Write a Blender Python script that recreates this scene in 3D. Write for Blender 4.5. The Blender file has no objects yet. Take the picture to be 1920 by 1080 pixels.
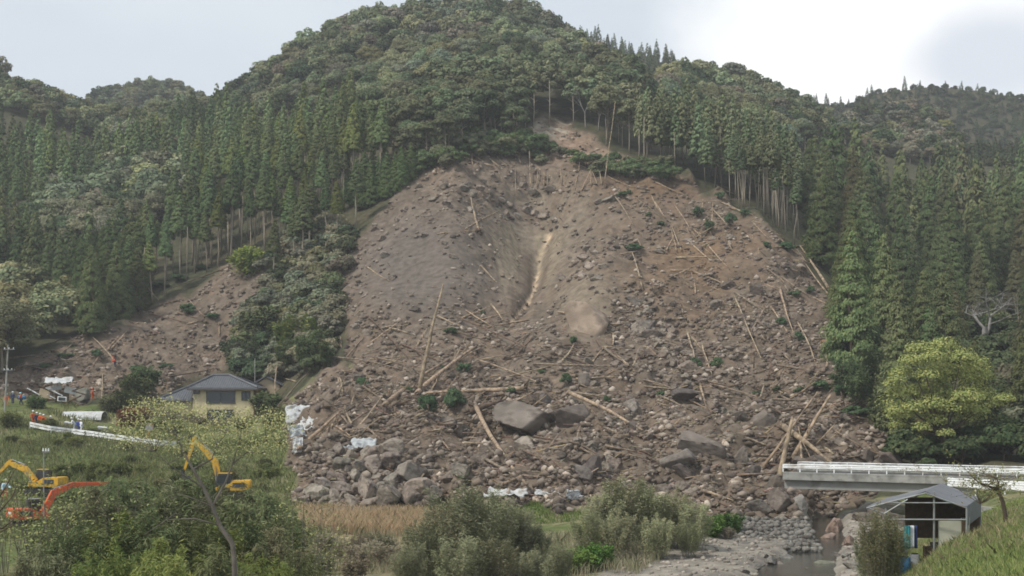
import bpy, math, random
import numpy as np
from mathutils import Vector, Matrix
R = math.radians
scene = bpy.context.scene
C = scene.collection
rng = np.random.default_rng(7)
random.seed(7)

# ------------------------------------------------------------------ camera, sky, sun, exposure
F, CX, HY = 2600.0, 960.0, 740.0          # focal length in photo pixels, centre column, horizon row
CAMZ = 11.0
cam = bpy.data.cameras.new('camera')
cam_ob = bpy.data.objects.new('camera', cam); C.objects.link(cam_ob)
cam_ob.location = (0, 0, CAMZ); cam_ob.rotation_euler = (R(90), 0, 0)
cam.sensor_width = 36; cam.lens = 36*F/1920; cam.shift_y = (HY-540)/1920
cam.clip_start = 0.5; cam.clip_end = 6000
scene.camera = cam_ob
scene.view_settings.view_transform = 'Standard'; scene.view_settings.look = 'None'
scene.view_settings.exposure = 0.45; scene.view_settings.gamma = 1.0
try:
    scene.cycles.filter_width = 1.7
    scene.cycles.max_bounces = 6; scene.cycles.diffuse_bounces = 3; scene.cycles.transparent_max_bounces = 8
    scene.cycles.volume_bounces = 0
except Exception: pass

SUN_EL, SUN_AZ = 50, 215      # sun from the left, a little from the camera's side
sun = bpy.data.lights.new('sun', 'SUN'); sun.energy = 2.5; sun.angle = R(9); sun.color = (1, .96, .88)
sun_ob = bpy.data.objects.new('sun', sun); C.objects.link(sun_ob)
sd = Vector((-math.cos(R(SUN_EL))*.86, -math.cos(R(SUN_EL))*.5, math.sin(R(SUN_EL))))
sun_ob.rotation_euler = sd.to_track_quat('Z', 'Y').to_euler(); sun_ob.location = (-100, -50, 200)

world = bpy.data.worlds.new('World'); scene.world = world; world.use_nodes = True
nt = world.node_tree; nt.nodes.clear(); N = nt.nodes.new; L = nt.links.new
wo = N('ShaderNodeOutputWorld'); sky = N('ShaderNodeTexSky'); sky.sky_type = 'NISHITA'; sky.sun_disc = False
sky.sun_elevation = R(SUN_EL); sky.sun_rotation = math.atan2(sd.x, sd.y)
b1 = N('ShaderNodeBackground'); b1.inputs[1].default_value = .1; L(sky.outputs[0], b1.inputs[0])
tc = N('ShaderNodeTexCoord')
mp = N('ShaderNodeMapping'); mp.inputs['Scale'].default_value = (2.2, 1, 5.5); L(tc.outputs['Generated'], mp.inputs[0])
n1 = N('ShaderNodeTexNoise'); n1.inputs['Scale'].default_value = 1.3; n1.inputs['Detail'].default_value = 5; L(mp.outputs[0], n1.inputs[0])
r1 = N('ShaderNodeValToRGB'); L(n1.outputs[0], r1.inputs[0])
r1.color_ramp.elements[0].position = .3; r1.color_ramp.elements[0].color = (.50, .555, .62, 1)
r1.color_ramp.elements[1].position = .72; r1.color_ramp.elements[1].color = (.62, .66, .70, 1)
# the bright break in the cloud, to the right of the mountain
def spot(px, py, size, sx=1.0):
    d = Vector(((px-CX)/F, 1, (HY-py)/F)).normalized()
    s = N('ShaderNodeVectorMath'); s.operation = 'SUBTRACT'; L(tc.outputs['Generated'], s.inputs[0]); s.inputs[1].default_value = d
    m = N('ShaderNodeVectorMath'); m.operation = 'MULTIPLY'; L(s.outputs[0], m.inputs[0]); m.inputs[1].default_value = (1/sx, 1, 1)
    le = N('ShaderNodeVectorMath'); le.operation = 'LENGTH'; L(m.outputs[0], le.inputs[0])
    nn = N('ShaderNodeTexNoise'); nn.inputs['Scale'].default_value = 9; nn.inputs['Detail'].default_value = 6; L(tc.outputs['Generated'], nn.inputs[0])
    a = N('ShaderNodeMath'); a.operation = 'MULTIPLY_ADD'; L(nn.outputs[0], a.inputs[0]); a.inputs[1].default_value = size*1.1; L(le.outputs['Value'], a.inputs[2])
    mr = N('ShaderNodeMapRange'); mr.interpolation_type = 'SMOOTHSTEP'; L(a.outputs[0], mr.inputs[0])
    mr.inputs[1].default_value = size*1.12; mr.inputs[2].default_value = size*1.9; mr.inputs[3].default_value = 1; mr.inputs[4].default_value = 0
    return mr.outputs[0]
br = spot(1660, 40, .105, 1.25); dk = spot(1845, 105, .036, 1.6)
mx = N('ShaderNodeMixRGB'); L(br, mx.inputs[0]); L(r1.outputs[0], mx.inputs[1]); mx.inputs[2].default_value = (.95, .95, .95, 1)
mx2 = N('ShaderNodeMixRGB'); L(dk, mx2.inputs[0]); L(mx.outputs[0], mx2.inputs[1]); mx2.inputs[2].default_value = (.62, .65, .70, 1)
b2 = N('ShaderNodeBackground'); b2.inputs[1].default_value = 1.0; L(mx2.outputs[0], b2.inputs[0])
ms = N('ShaderNodeMixShader'); ms.inputs[0].default_value = .93; L(b1.outputs[0], ms.inputs[1]); L(b2.outputs[0], ms.inputs[2]); L(ms.outputs[0], wo.inputs[0])

# ------------------------------------------------------------------ helpers
def tag(o, label=None, cat=None, group=None, kind=None):
    if label: o['label'] = label
    if cat: o['category'] = cat
    if group: o['group'] = group
    if kind: o['kind'] = kind
    return o

def np_mesh(name, V, faces, mats, mi=None, smooth=False):
    """faces: list of int arrays (n,k)"""
    me = bpy.data.meshes.new(name)
    V = np.asarray(V, np.float32); faces = [np.asarray(f, np.int32) for f in faces if len(f)]
    me.vertices.add(len(V)); me.vertices.foreach_set('co', V.ravel())
    tot = np.concatenate([np.full(len(f), f.shape[1], np.int32) for f in faces])
    loops = np.concatenate([f.ravel() for f in faces]); start = np.concatenate([[0], np.cumsum(tot)[:-1]]).astype(np.int32)
    me.loops.add(len(loops)); me.loops.foreach_set('vertex_index', loops)
    me.polygons.add(len(tot)); me.polygons.foreach_set('loop_start', start)
    try: me.polygons.foreach_set('loop_total', tot)
    except Exception: pass
    for m in (mats if isinstance(mats, (list, tuple)) else [mats]): me.materials.append(m)
    if mi is not None: me.polygons.foreach_set('material_index', np.asarray(mi, np.int32))
    if smooth: me.polygons.foreach_set('use_smooth', np.ones(len(tot), bool))
    me.update(calc_edges=True)
    return me

def ob(name, me, parent=None, loc=None, rot=None, scale=None, color=None):
    o = bpy.data.objects.new(name, me); C.objects.link(o)
    if parent is not None: o.parent = parent
    if loc is not None: o.location = loc
    if rot is not None: o.rotation_euler = rot
    if scale is not None: o.scale = scale
    if color is not None: o.color = (*color, 1)
    return o

def empty(name, loc, rz=0):
    o = bpy.data.objects.new(name, None); C.objects.link(o); o.location = loc; o.rotation_euler = (0, 0, rz)
    o.empty_display_size = .3
    return o

class MB:
    """collects simple solids into one mesh"""
    def __init__(s): s.v = []; s.f = []
    def add(s, vs, fs):
        b = len(s.v); s.v += [tuple(v) for v in vs]; s.f += [tuple(i+b for i in f) for f in fs]; return s
    def box(s, c, d, rz=0, rx=0, ry=0, taper=1.0):
        x, y, z = d[0]/2, d[1]/2, d[2]/2; M = Matrix.Rotation(rz, 3, 'Z') @ Matrix.Rotation(ry, 3, 'Y') @ Matrix.Rotation(rx, 3, 'X')
        b = .12*min(x, y, z) if min(x, y, z) > .03 else 0
        vs = []
        for sx, sy, sz in ((-1,-1,-1),(1,-1,-1),(1,1,-1),(-1,1,-1),(-1,-1,1),(1,-1,1),(1,1,1),(-1,1,1)):
            t = taper if sz > 0 else 1
            vs.append(M @ Vector((sx*x*t, sy*y*t, sz*z)) + Vector(c))
        return s.add(vs, [(0,3,2,1),(4,5,6,7),(0,1,5,4),(1,2,6,5),(2,3,7,6),(3,0,4,7)])
    def tube(s, pts, rad, n=8, cap=True):
        pts = [Vector(p) for p in pts]
        if not isinstance(rad, (list, tuple)): rad = [rad]*len(pts)
        rings = []
        for i, p in enumerate(pts):
            d = (pts[min(i+1, len(pts)-1)] - pts[max(i-1, 0)]).normalized()
            a = d.cross(Vector((0, 0, 1))); a = a.normalized() if a.length > .05 else d.cross(Vector((1, 0, 0))).normalized()
            bb = d.cross(a)
            rings.append([p + (a*math.cos(2*math.pi*k/n) + bb*math.sin(2*math.pi*k/n))*rad[i] for k in range(n)])
        vs = [v for r in rings for v in r]; fs = []
        for i in range(len(pts)-1):
            for k in range(n):
                fs.append((i*n+k, i*n+(k+1)%n, (i+1)*n+(k+1)%n, (i+1)*n+k))
        if cap: fs.append(tuple(reversed(range(n)))); fs.append(tuple(range((len(pts)-1)*n, len(pts)*n)))
        return s.add(vs, fs)
    def prism(s, prof, y0, y1, axis='y'):
        """extrude a closed (x,z) outline from y0 to y1"""
        n = len(prof); vs = [(x, y0, z) for x, z in prof] + [(x, y1, z) for x, z in prof]
        return s.add(vs, [tuple(range(n)), tuple(reversed(range(n, 2*n)))] + [(i, i+n, (i+1)%n+n, (i+1)%n) for i in range(n)])
    def mesh(s, name, mat, smooth=False):
        me = bpy.data.meshes.new(name); me.from_pydata(s.v, [], s.f); me.materials.append(mat)
        if smooth: me.polygons.foreach_set('use_smooth', np.ones(len(me.polygons), bool))
        me.update(); return me
    def ob(s, name, mat, parent=None, bevel=0, smooth=False, **k):
        import bmesh
        me = s.mesh(name, mat, smooth)
        bm = bmesh.new(); bm.from_mesh(me); bmesh.ops.recalc_face_normals(bm, faces=bm.faces)
        if bevel: bmesh.ops.bevel(bm, geom=[e for e in bm.edges if e.calc_face_angle(0) > .5], offset=bevel, segments=2, affect='EDGES', clamp_overlap=True)
        bm.to_mesh(me); bm.free()
        return ob(name, me, parent, **k)

# value/gradient noise on arrays
def _h(ix, iy, s):
    n = (ix.astype(np.int64)*374761393 + iy.astype(np.int64)*668265263 + s*974634777) & 0xffffffff
    n = ((n ^ (n >> 13))*1274126177) & 0xffffffff
    return ((n ^ (n >> 16)) & 0xffff)/65535.0
def vnoise(x, y, s=0):
    ix = np.floor(x); iy = np.floor(y); fx = x-ix; fy = y-iy
    fx = fx*fx*fx*(fx*(fx*6-15)+10); fy = fy*fy*fy*(fy*(fy*6-15)+10)
    a = _h(ix, iy, s); b = _h(ix+1, iy, s); c = _h(ix, iy+1, s); d = _h(ix+1, iy+1, s)
    return (a*(1-fx)+b*fx)*(1-fy) + (c*(1-fx)+d*fx)*fy - .5
def fbm(x, y, s=0, o=4, g=.5):
    t = 0; a = 1
    for i in range(o): t = t + a*vnoise(x*2**i+i*17.3, y*2**i-i*9.1, s+i); a *= g
    return t
def inpoly(px, py, poly):
    px = np.asarray(px, float); py = np.asarray(py, float); r = np.zeros(px.shape, bool); n = len(poly)
    for i in range(n):
        x0, y0 = poly[i]; x1, y1 = poly[(i+1) % n]
        c = ((y0 > py) != (y1 > py))
        with np.errstate(divide='ignore', invalid='ignore'):
            xx = (x1-x0)*(py-y0)/((y1-y0) if y1 != y0 else 1e-9)+x0
        r ^= c & (px < xx)
    return r
def blob(px, py, cx, cy, rx, ry, p=2):
    return np.exp(-(((px-cx)/rx)**2+((py-cy)/ry)**2)**(p/2))

# ------------------------------------------------------------------ materials
def mat(name, base, rough=.85, var=.25, scale=2.0, bump=0, bscale=8, use_obj=False, attr=None, metal=0, spec=.2, dark=None, detail=6, stretch=None):
    m = bpy.data.materials.new(name); m.use_nodes = True; t = m.node_tree; p = t.nodes['Principled BSDF']; n = t.nodes.new; l = t.links.new
    p.inputs['Roughness'].default_value = rough; p.inputs['Metallic'].default_value = metal; p.inputs['Specular IOR Level'].default_value = spec
    co = n('ShaderNodeTexCoord'); vec = co.outputs['Object']
    if stretch:
        mpn = n('ShaderNodeMapping'); mpn.inputs['Scale'].default_value = stretch; l(vec, mpn.inputs[0]); vec = mpn.outputs[0]
    no = n('ShaderNodeTexNoise'); no.inputs['Scale'].default_value = scale; no.inputs['Detail'].default_value = detail; l(vec, no.inputs[0])
    mr = n('ShaderNodeMapRange'); l(no.outputs[0], mr.inputs[0]); mr.inputs[1].default_value = .3; mr.inputs[2].default_value = .7
    mr.inputs[3].default_value = 1-var; mr.inputs[4].default_value = 1+var
    mu = n('ShaderNodeMixRGB'); mu.blend_type = 'MULTIPLY'; mu.inputs[0].default_value = 1
    if attr:
        a = n('ShaderNodeAttribute'); a.attribute_name = attr; l(a.outputs[0], mu.inputs[1])
    elif use_obj:
        a = n('ShaderNodeObjectInfo'); l(a.outputs['Color'], mu.inputs[1])
    else: mu.inputs[1].default_value = (*base, 1)
    l(mr.outputs[0], mu.inputs[2]); outc = mu.outputs[0]
    if dark:    # stains with a shape of their own
        n2 = n('ShaderNodeTexNoise'); n2.inputs['Scale'].default_value = dark[1]; n2.inputs['Detail'].default_value = 5; l(vec, n2.inputs[0])
        m2 = n('ShaderNodeMapRange'); l(n2.outputs[0], m2.inputs[0]); m2.inputs[1].default_value = .5; m2.inputs[2].default_value = .68
        mm = n('ShaderNodeMixRGB'); l(m2.outputs[0], mm.inputs[0]); l(outc, mm.inputs[1]); mm.inputs[2].default_value = (*dark[0], 1); outc = mm.outputs[0]
    l(outc, p.inputs['Base Color'])
    if bump:
        nb = n('ShaderNodeTexNoise'); nb.inputs['Scale'].default_value = bscale; nb.inputs['Detail'].default_value = 8; nb.inputs['Roughness'].default_value = .65; l(vec, nb.inputs[0])
        bu = n('ShaderNodeBump'); bu.inputs['Strength'].default_value = 1; bu.inputs['Distance'].default_value = bump; l(nb.outputs[0], bu.inputs['Height']); l(bu.outputs[0], p.inputs['Normal'])
    return m

def leafmat(name, attr=None, var=.24, trans=.2, hue=.03):
    m = bpy.data.materials.new(name); m.use_nodes = True; t = m.node_tree; t.nodes.clear(); n = t.nodes.new; l = t.links.new
    o = n('ShaderNodeOutputMaterial'); d = n('ShaderNodeBsdfDiffuse'); tr = n('ShaderNodeBsdfTranslucent'); mi = n('ShaderNodeMixShader')
    if attr: a = n('ShaderNodeAttribute'); a.attribute_name = attr; col = a.outputs[0]
    else: a = n('ShaderNodeObjectInfo'); col = a.outputs['Color']
    g = n('ShaderNodeNewGeometry')
    mr = n('ShaderNodeMapRange'); l(g.outputs['Random Per Island'], mr.inputs[0]); mr.inputs[3].default_value = 1-var; mr.inputs[4].default_value = 1+var
    hs = n('ShaderNodeHueSaturation'); l(col, hs.inputs['Color']); l(mr.outputs[0], hs.inputs['Value'])
    m2 = n('ShaderNodeMath'); m2.operation = 'MULTIPLY_ADD'; l(g.outputs['Random Per Island'], m2.inputs[0]); m2.inputs[1].default_value = -hue*2; m2.inputs[2].default_value = .5+hue
    l(m2.outputs[0], hs.inputs['Hue'])
    l(hs.outputs[0], d.inputs[0]); l(hs.outputs[0], tr.inputs[0]); mi.inputs[0].default_value = trans
    l(d.outputs[0], mi.inputs[1]); l(tr.outputs[0], mi.inputs[2]); l(mi.outputs[0], o.inputs[0])
    return m

M = {}
M['ground'] = mat('ground', (.2,.16,.13), .95, .30, .9, .22, 1.6, attr='Col', detail=9, spec=.1)
M['rock'] = mat('rock', (.2,.18,.16), .9, .4, 1.1, .28, 2.6, use_obj=True, spec=.15, detail=10, dark=((.075,.062,.052), 1.7))
M['rubble'] = mat('rubble', (.2,.17,.15), .92, .45, .35, .05, 5, attr='Col', spec=.1)
M['twig'] = mat('grey_bark', (.15,.13,.11), .9, .3, 3, .01, 9)
M['bark'] = mat('bark', (.115,.085,.06), .9, .35, 2, .03, 6, stretch=(3,3,.5))
M['palebark'] = mat('pale_bark', (.29,.245,.19), .9, .3, 2, .02, 6, stretch=(3,3,.5))
M['log'] = mat('log', (.3,.2,.12), .85, .45, 2.2, .03, 8, use_obj=True, dark=((.14,.105,.08), .9))
M['leaf'] = leafmat('leaf'); M['leafattr'] = leafmat('forest_leaf', 'Col')
M['blade'] = leafmat('blade', 'Col', .35, .3)
M['concrete'] = mat('concrete', (.30,.295,.27), .9, .25, .8, .01, 12, dark=((.17,.165,.15), 1.3))
M['girder'] = mat('girder', (.30,.295,.27), .85, .15, .5, .005, 12, dark=((.2,.19,.17), .6))
M['whitepaint'] = mat('white_paint', (.78,.79,.78), .5, .08, 1.5, dark=((.5,.47,.42), 1.2))
M['asphalt'] = mat('asphalt', (.06,.06,.058), .9, .2, 4, .004, 60)
M['tile'] = mat('roof_tile', (.11,.115,.125), .45, .2, 2, .01, 20, spec=.4)
M['plaster'] = mat('plaster', (.57,.49,.31), .9, .1, 1, .005, 20, dark=((.4,.34,.22), .7))
M['plaster2'] = mat('beige_plaster', (.42,.34,.23), .9, .12, 1, dark=((.32,.26,.18), .8))
M['timber'] = mat('timber', (.1,.065,.04), .8, .25, 4, .005, 20)
M['glass'] = mat('window_glass', (.035,.04,.045), .15, .1, 1, spec=.6)
M['metal'] = mat('galvanised', (.30,.31,.31), .5, .15, 3, metal=.4, dark=((.25,.22,.19), 2))
M['orange'] = mat('orange_paint', (.62,.11,.035), .45, .12, 1.5, spec=.4, dark=((.3,.1,.05), 1.8))
M['yellow'] = mat('yellow_paint', (.62,.36,.035), .45, .12, 1.5, spec=.4, dark=((.33,.22,.06), 1.8))
M['rubber'] = mat('track_rubber', (.035,.033,.03), .8, .3, 3)
M['darkmetal'] = mat('dark_metal', (.06,.06,.06), .6, .3, 3)
M['tarp'] = mat('tarpaulin', (.42,.44,.45), .6, .15, 1, .02, 3, dark=((.22,.23,.23), .9))
M['whitesheet'] = mat('white_sheet', (.5,.51,.51), .6, .12, 1, .01, 3, dark=((.36,.34,.31), 1.1))
M['bluesheet'] = mat('blue_plastic', (.05,.16,.3), .5, .15, 2)
M['canvas'] = mat('grey_canvas', (.15,.155,.165), .7, .12, 1.2, .01, 5)
M['cream'] = mat('cream_panel', (.48,.46,.38), .6, .08, 1.5)
M['skin'] = mat('skin', (.45,.28,.2), .6, .05, 5)
M['cloth'] = mat('clothing', (.3,.3,.3), .85, .15, 6, use_obj=True)
M['helmet'] = mat('helmet', (.8,.8,.8), .35, .03, 2, use_obj=True, spec=.5)
M['deadwood'] = mat('dead_wood', (.27,.255,.235), .9, .3, 3, .01, 9)
# ------------------------------------------------------------------ terrain
def dz(py, Y): return (HY-py)*Y/F
# per photo column: (distance, photo row) pairs; ('z', distance, height relative to the camera)
COLS = {
 0:   [('z',8,-4),('z',40,-8.7),('z',60,-9.6),(113,985),(135,915),(165,842),(180,796),(192,768),(205,738),(235,645),(270,555),(330,380),(420,165)],
 200: [('z',8,-4),('z',40,-9.2),('z',70,-10.6),(113,985),(135,918),(165,850),(180,816),(195,782),(205,742),(225,680),(245,612),(290,480),(350,345),(430,235)],
 400: [('z',8,-4),('z',40,-9.2),('z',70,-10.8),(113,985),(130,940),(165,862),(185,830),(205,795),(216,770),(225,722),(240,640),(262,512),(300,420),(350,320),(435,218)],
 500: [('z',8,-4),('z',45,-9.8),('z',75,-10.9),(113,985),(130,948),(155,880),(180,812),(205,780),(222,705),(240,590),(264,455),(300,370),(350,280),(440,150)],
 580: [('z',8,-4),('z',45,-10),('z',75,-11),(113,985),(128,952),(148,880),(168,806),(190,740),(215,680),(238,560),(268,415),(300,345),(350,245),(440,95)],
 700: [('z',8,-4),('z',50,-10.4),('z',80,-11),(113,990),(128,955),(146,870),(168,790),(190,700),(213,610),(235,500),(258,400),(275,325),(295,280),(350,180),(430,48)],
 850: [('z',8,-4),('z',50,-10.6),('z',80,-11),(112,995),(127,955),(140,890),(155,830),(175,765),(193,695),(204,640),(226,500),(243,405),(262,322),(280,272),(297,238),(355,135),(440,30)],
 930: [('z',8,-4),('z',50,-10.6),('z',80,-11),(112,995),(127,952),(138,900),(152,838),(172,765),(190,690),(205,630),(236,510),(257,415),(268,345),(280,285),(300,232),(360,125),(440,25)],
 1000:[('z',8,-4),('z',50,-10.6),('z',80,-11),(112,995),(127,950),(138,900),(150,840),(168,775),(187,700),(206,622),(249,520),(266,425),(272,352),(276,305),(300,228),(360,128),(435,42)],
 1070:[('z',8,-4),('z',50,-10.6),('z',80,-11),(110,1000),(127,950),(137,903),(150,840),(168,770),(186,697),(202,632),(232,525),(255,425),(268,345),(277,300),(300,228),(360,140),(425,80)],
 1130:[('z',8,-4),('z',50,-10.6),('z',82,-11),(108,1000),(126,950),(136,905),(150,838),(168,767),(186,695),(201,640),(209,600),(222,505),(244,420),(262,350),(278,298),(300,235),(360,155),(415,112)],
 1200:[('z',8,-4),('z',50,-10.6),('z',82,-11),(106,1005),(124,950),(136,898),(150,832),(167,765),(186,692),(204,610),(224,510),(246,415),(263,352),(282,298),(300,255),(360,180),(415,135)],
 1300:[('z',8,-4),('z',50,-10.4),('z',82,-11),(104,1010),(121,950),(135,890),(150,828),(166,765),(186,690),(206,600),(226,510),(250,410),(270,335),(300,280),(360,205),(430,142)],
 1450:[('z',8,-4),('z',50,-10),('z',82,-11),(98,1030),(112,988),(123,948),(134,895),(150,820),(166,752),(186,690),(206,590),(224,500),(242,425),(290,345),(360,260),(440,185)],
 1600:[('z',8,-4),('z',48,-9.6),('z',82,-11.2),('z',108,-11),('z',122,-10.5),(134,920),(141,876),(152,820),(168,748),(186,690),(205,625),(240,530),(285,435),(345,340),(430,255)],
 1700:[('z',8,-3.6),('z',40,-6.5),('z',60,-8.4),('z',70,-9.3),('z',84,-10.6),('z',110,-10.9),('z',126,-10.4),(140,885),(152,850),(175,790),(205,705),(240,605),(290,490),(350,380),(430,270)],
 1770:[('z',8,-3.4),('z',40,-5.6),('z',60,-6.6),('z',66,-7.3),('z',76,-8.8),('z',95,-9.9),('z',112,-10),('z',126,-9.6),(140,880),(152,848),(175,790),(205,708),(240,615),(290,495),(350,385),(430,275)],
 1850:[('z',8,-3.2),('z',40,-5.1),('z',62,-6.1),('z',68,-7),('z',90,-8.5),('z',105,-7.9),('z',114,-7.3),('z',128,-7.2),(150,850),(175,790),(205,710),(240,620),(290,497),(350,387),(430,278)],
 1920:[('z',8,-3),('z',40,-4.7),('z',62,-5.6),('z',72,-6.6),('z',90,-7.4),('z',105,-7.15),('z',114,-7.1),('z',128,-7.1),(150,850),(175,790),(205,710),(240,620),(290,500),(350,390),(430,282)],
}
cx_ = np.array(sorted(COLS)); yu = np.arange(8, 720, 1.0)
zc = []
for c in cx_:
    ys = []; zs = []
    for e in COLS[c]:
        if e[0] == 'z': ys.append(e[1]); zs.append(e[2])
        else: ys.append(e[0]); zs.append(dz(e[1], e[0]))
    ry, rz_ = ys[-1], zs[-1]
    ys += [ry+25, ry+120, ry+320]; zs += [rz_-3, rz_-55, rz_-90]
    z = np.interp(yu, ys, zs); k = np.exp(-.5*(np.arange(-9, 10)/2.6)**2); k /= k.sum()
    zc.append(np.convolve(np.pad(z, 9, 'edge'), k, 'valid'))
zc = np.array(zc)
gpx = np.concatenate([np.arange(-3200, -150, 120), np.arange(-150, -20, 12), np.arange(-20, 1945, 3.0), np.arange(1950, 2080, 12), np.arange(2100, 5200, 120)])
gY = np.concatenate([np.arange(8, 50, 2.0), np.arange(50, 100, .8), np.arange(100, 310, .62), np.arange(310, 470, 1.6), np.arange(475, 700, 5)])
pxf = np.arange(-100, 2021, 5.0)
zf = np.array([np.interp(pxf, cx_, zc[:, j]) for j in range(len(yu))])          # (Y, px)
kk = np.exp(-.5*(np.arange(-12, 13)/3.0)**2); kk /= kk.sum()
zf = np.array([np.convolve(np.pad(r, 12, 'edge'), kk, 'valid') for r in zf])
def sample(px, Y):
    px = np.clip(np.asarray(px, float), pxf[0], pxf[-1]-1e-3); Y = np.clip(np.asarray(Y, float), yu[0], yu[-1]-1e-3)
    i = (px-pxf[0])/5.0; i0 = np.floor(i).astype(int); fx = i-i0; j = (Y-yu[0]); j0 = np.floor(j).astype(int); fy = j-j0
    return (zf[j0, i0]*(1-fx)+zf[j0, i0+1]*fx)*(1-fy) + (zf[j0+1, i0]*(1-fx)+zf[j0+1, i0+1]*fx)*fy
# far ridges: (distance, [(px, skyline row of the ground)])
FAR = [(620, [(-800,60),(0,260),(75,258),(110,228),(180,194),(260,170),(330,172),(390,196),(440,260),(600,400)]),
       (470, [(-900,-60),(-300,60),(-60,112),(0,142),(40,192),(75,258),(120,330),(260,460)]),
       (560, [(850,260),(1000,90),(1060,76),(1120,88),(1180,106),(1240,118),(1300,135),(1400,175),(1500,300)]),
       (640, [(1300,330),(1420,210),(1480,190),(1530,192),(1580,200),(1620,182),(1690,168),(1760,163),(1840,172),(1920,184),(2300,240),(3200,330)]),
       (480, [(1480,380),(1560,245),(1610,208),(1680,196),(1740,215),(1790,245),(1850,330)])]
SLIDE = [(540,945),(560,900),(545,850),(540,760),(600,705),(655,670),(650,600),(640,520),(690,420),(770,340),(800,322),(850,310),(880,296),(960,285),(985,240),(1030,222),(1080,228),(1120,262),(1180,300),(1240,335),(1310,350),(1400,395),(1480,455),(1550,545),(1600,640),(1575,700),(1640,780),(1700,850),(1690,890),(1640,930),(1560,965),(1480,985),(1380,985),(1250,975),(1000,945),(820,950),(700,958)]
SLIDE2 = [(-40,720),(20,690),(150,640),(200,618),(270,588),(340,560),(400,522),(470,482),(520,450),(500,520),(470,580),(450,640),(425,690),(330,725),(240,760),(120,752),(20,745),(-40,740)]
def jit(px, py, a=12, s=3):
    return px+a*2*fbm(px/30, py/30, s), py+a*2*fbm(px/30, py/30, s+9)
def slide_mask(px, py, Y):
    jx, jy = jit(px, py)
    return (inpoly(jx, jy, SLIDE) | inpoly(jx, jy, SLIDE2)) & (Y > 112) & (Y < 312)
GP, GY = np.meshgrid(gpx, gY)                   # rows: distance
def height(P, Y):
    z = sample(P, Y); X = (P-CX)/F*Y
    for yf, prof in FAR:
        pr = np.interp(P, [a for a, b in prof], [b for a, b in prof]); zr = (HY-pr)*yf/F
        zz = zr-.75*np.abs(Y-yf) - .0008*(Y-yf)**2
        zz = np.where(Y < 300, -99, zz)
        z = np.maximum(z, zz)
    py = HY-F*z/Y
    s = slide_mask(P, py, Y).astype(float)
    smooth = np.maximum(blob(P, py, 800, 500, 110, 90, 4), np.maximum(blob(P, py, 990, 520, 90, 130, 4), blob(P, py, 1110, 575, 70, 75, 4)))
    low = np.clip((py-600)/120, 0, 1)
    for _ in range(5):
        s = (np.roll(s, 1, 0)+s+np.roll(s, -1, 0))/3; s = (np.roll(s, 1, 1)+s+np.roll(s, -1, 1))/3
    amp = s*(1-.75*smooth)
    n = 3.2*fbm(X/17, Y/12, 11, 3)+1.7*fbm(X/5, Y/4, 21, 3)*(.6+.9*low)+.75*fbm(X/1.9, Y/1.5, 31, 2)*(.6+low)
    # ledges: terraces of broken rock across the slope
    led = 1.7*np.abs(fbm(X/9+3, z/2.2, 41, 3))*np.clip((660-py)/200, 0, 1)
    z = z+amp*(n+led)
    z = z + (1-s)*(.6*fbm(X/9, Y/9, 51, 3)*np.clip((Y-40)/80, .3, 1.6))
    # rills running down the gully
    rill = s*blob(P, py, 1000, 500, 130, 120, 4)
    a = np.arctan2(P-985, 720-py)
    z = z-rill*1.6*np.exp(-((P-np.interp(py, [440, 480, 540, 610], [1030, 1012, 1003, 955]))/14)**2)
    z = z+rill*(.5*fbm(a*16, py/300, 61, 2))
    # broken lips across the head of the gully
    for yl, cx0, rx, hh in ((362, 1015, 95, 1.7), (392, 990, 90, 1.0), (345, 890, 60, 1.2), (378, 880, 50, .9), (476, 1115, 40, 1.1), (505, 1105, 40, .8), (345, 1220, 90, .9), (440, 1330, 120, .8), (560, 1230, 70, 1.2), (520, 1480, 60, .9)):
        ed = yl+16*fbm(P/26, P*0, 77+yl, 3); z = z+s*hh*(np.clip((ed-py)/5, 0, 1)-np.clip((ed-py-4)/42, 0, 1))*np.exp(-((P-cx0)/rx)**4)
    # the ledge under the smooth bulge, right of the gully
    z = z+s*1.6*blob(P, py, 1100, 570, 55, 50, 3)-s*1.3*blob(P, py, 1110, 612, 60, 14, 2)
    # river channel
    cxl = np.interp(Y, [40, 62, 80, 95, 108, 122, 135], [4, 8.5, 15.4, 20, 24.3, 27.5, 31]); hw = np.interp(Y, [40, 80, 100, 115, 135], [5, 3.3, 1.9, 1.8, 1.4])
    ch = np.clip(1.35-np.abs(X-cxl)/hw, 0, 1)*np.clip((138-Y)/12, 0, 1)*np.clip((Y-35)/10, 0, 1); ch = ch*ch*(3-2*ch)
    z = z*(1-ch)+(-12.0+.35*fbm(X/2, Y/2, 71, 3))*ch
    return z
GZ = height(GP, GY)
GPY = HY-F*GZ/GY
GX = (GP-CX)/F*GY
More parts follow.
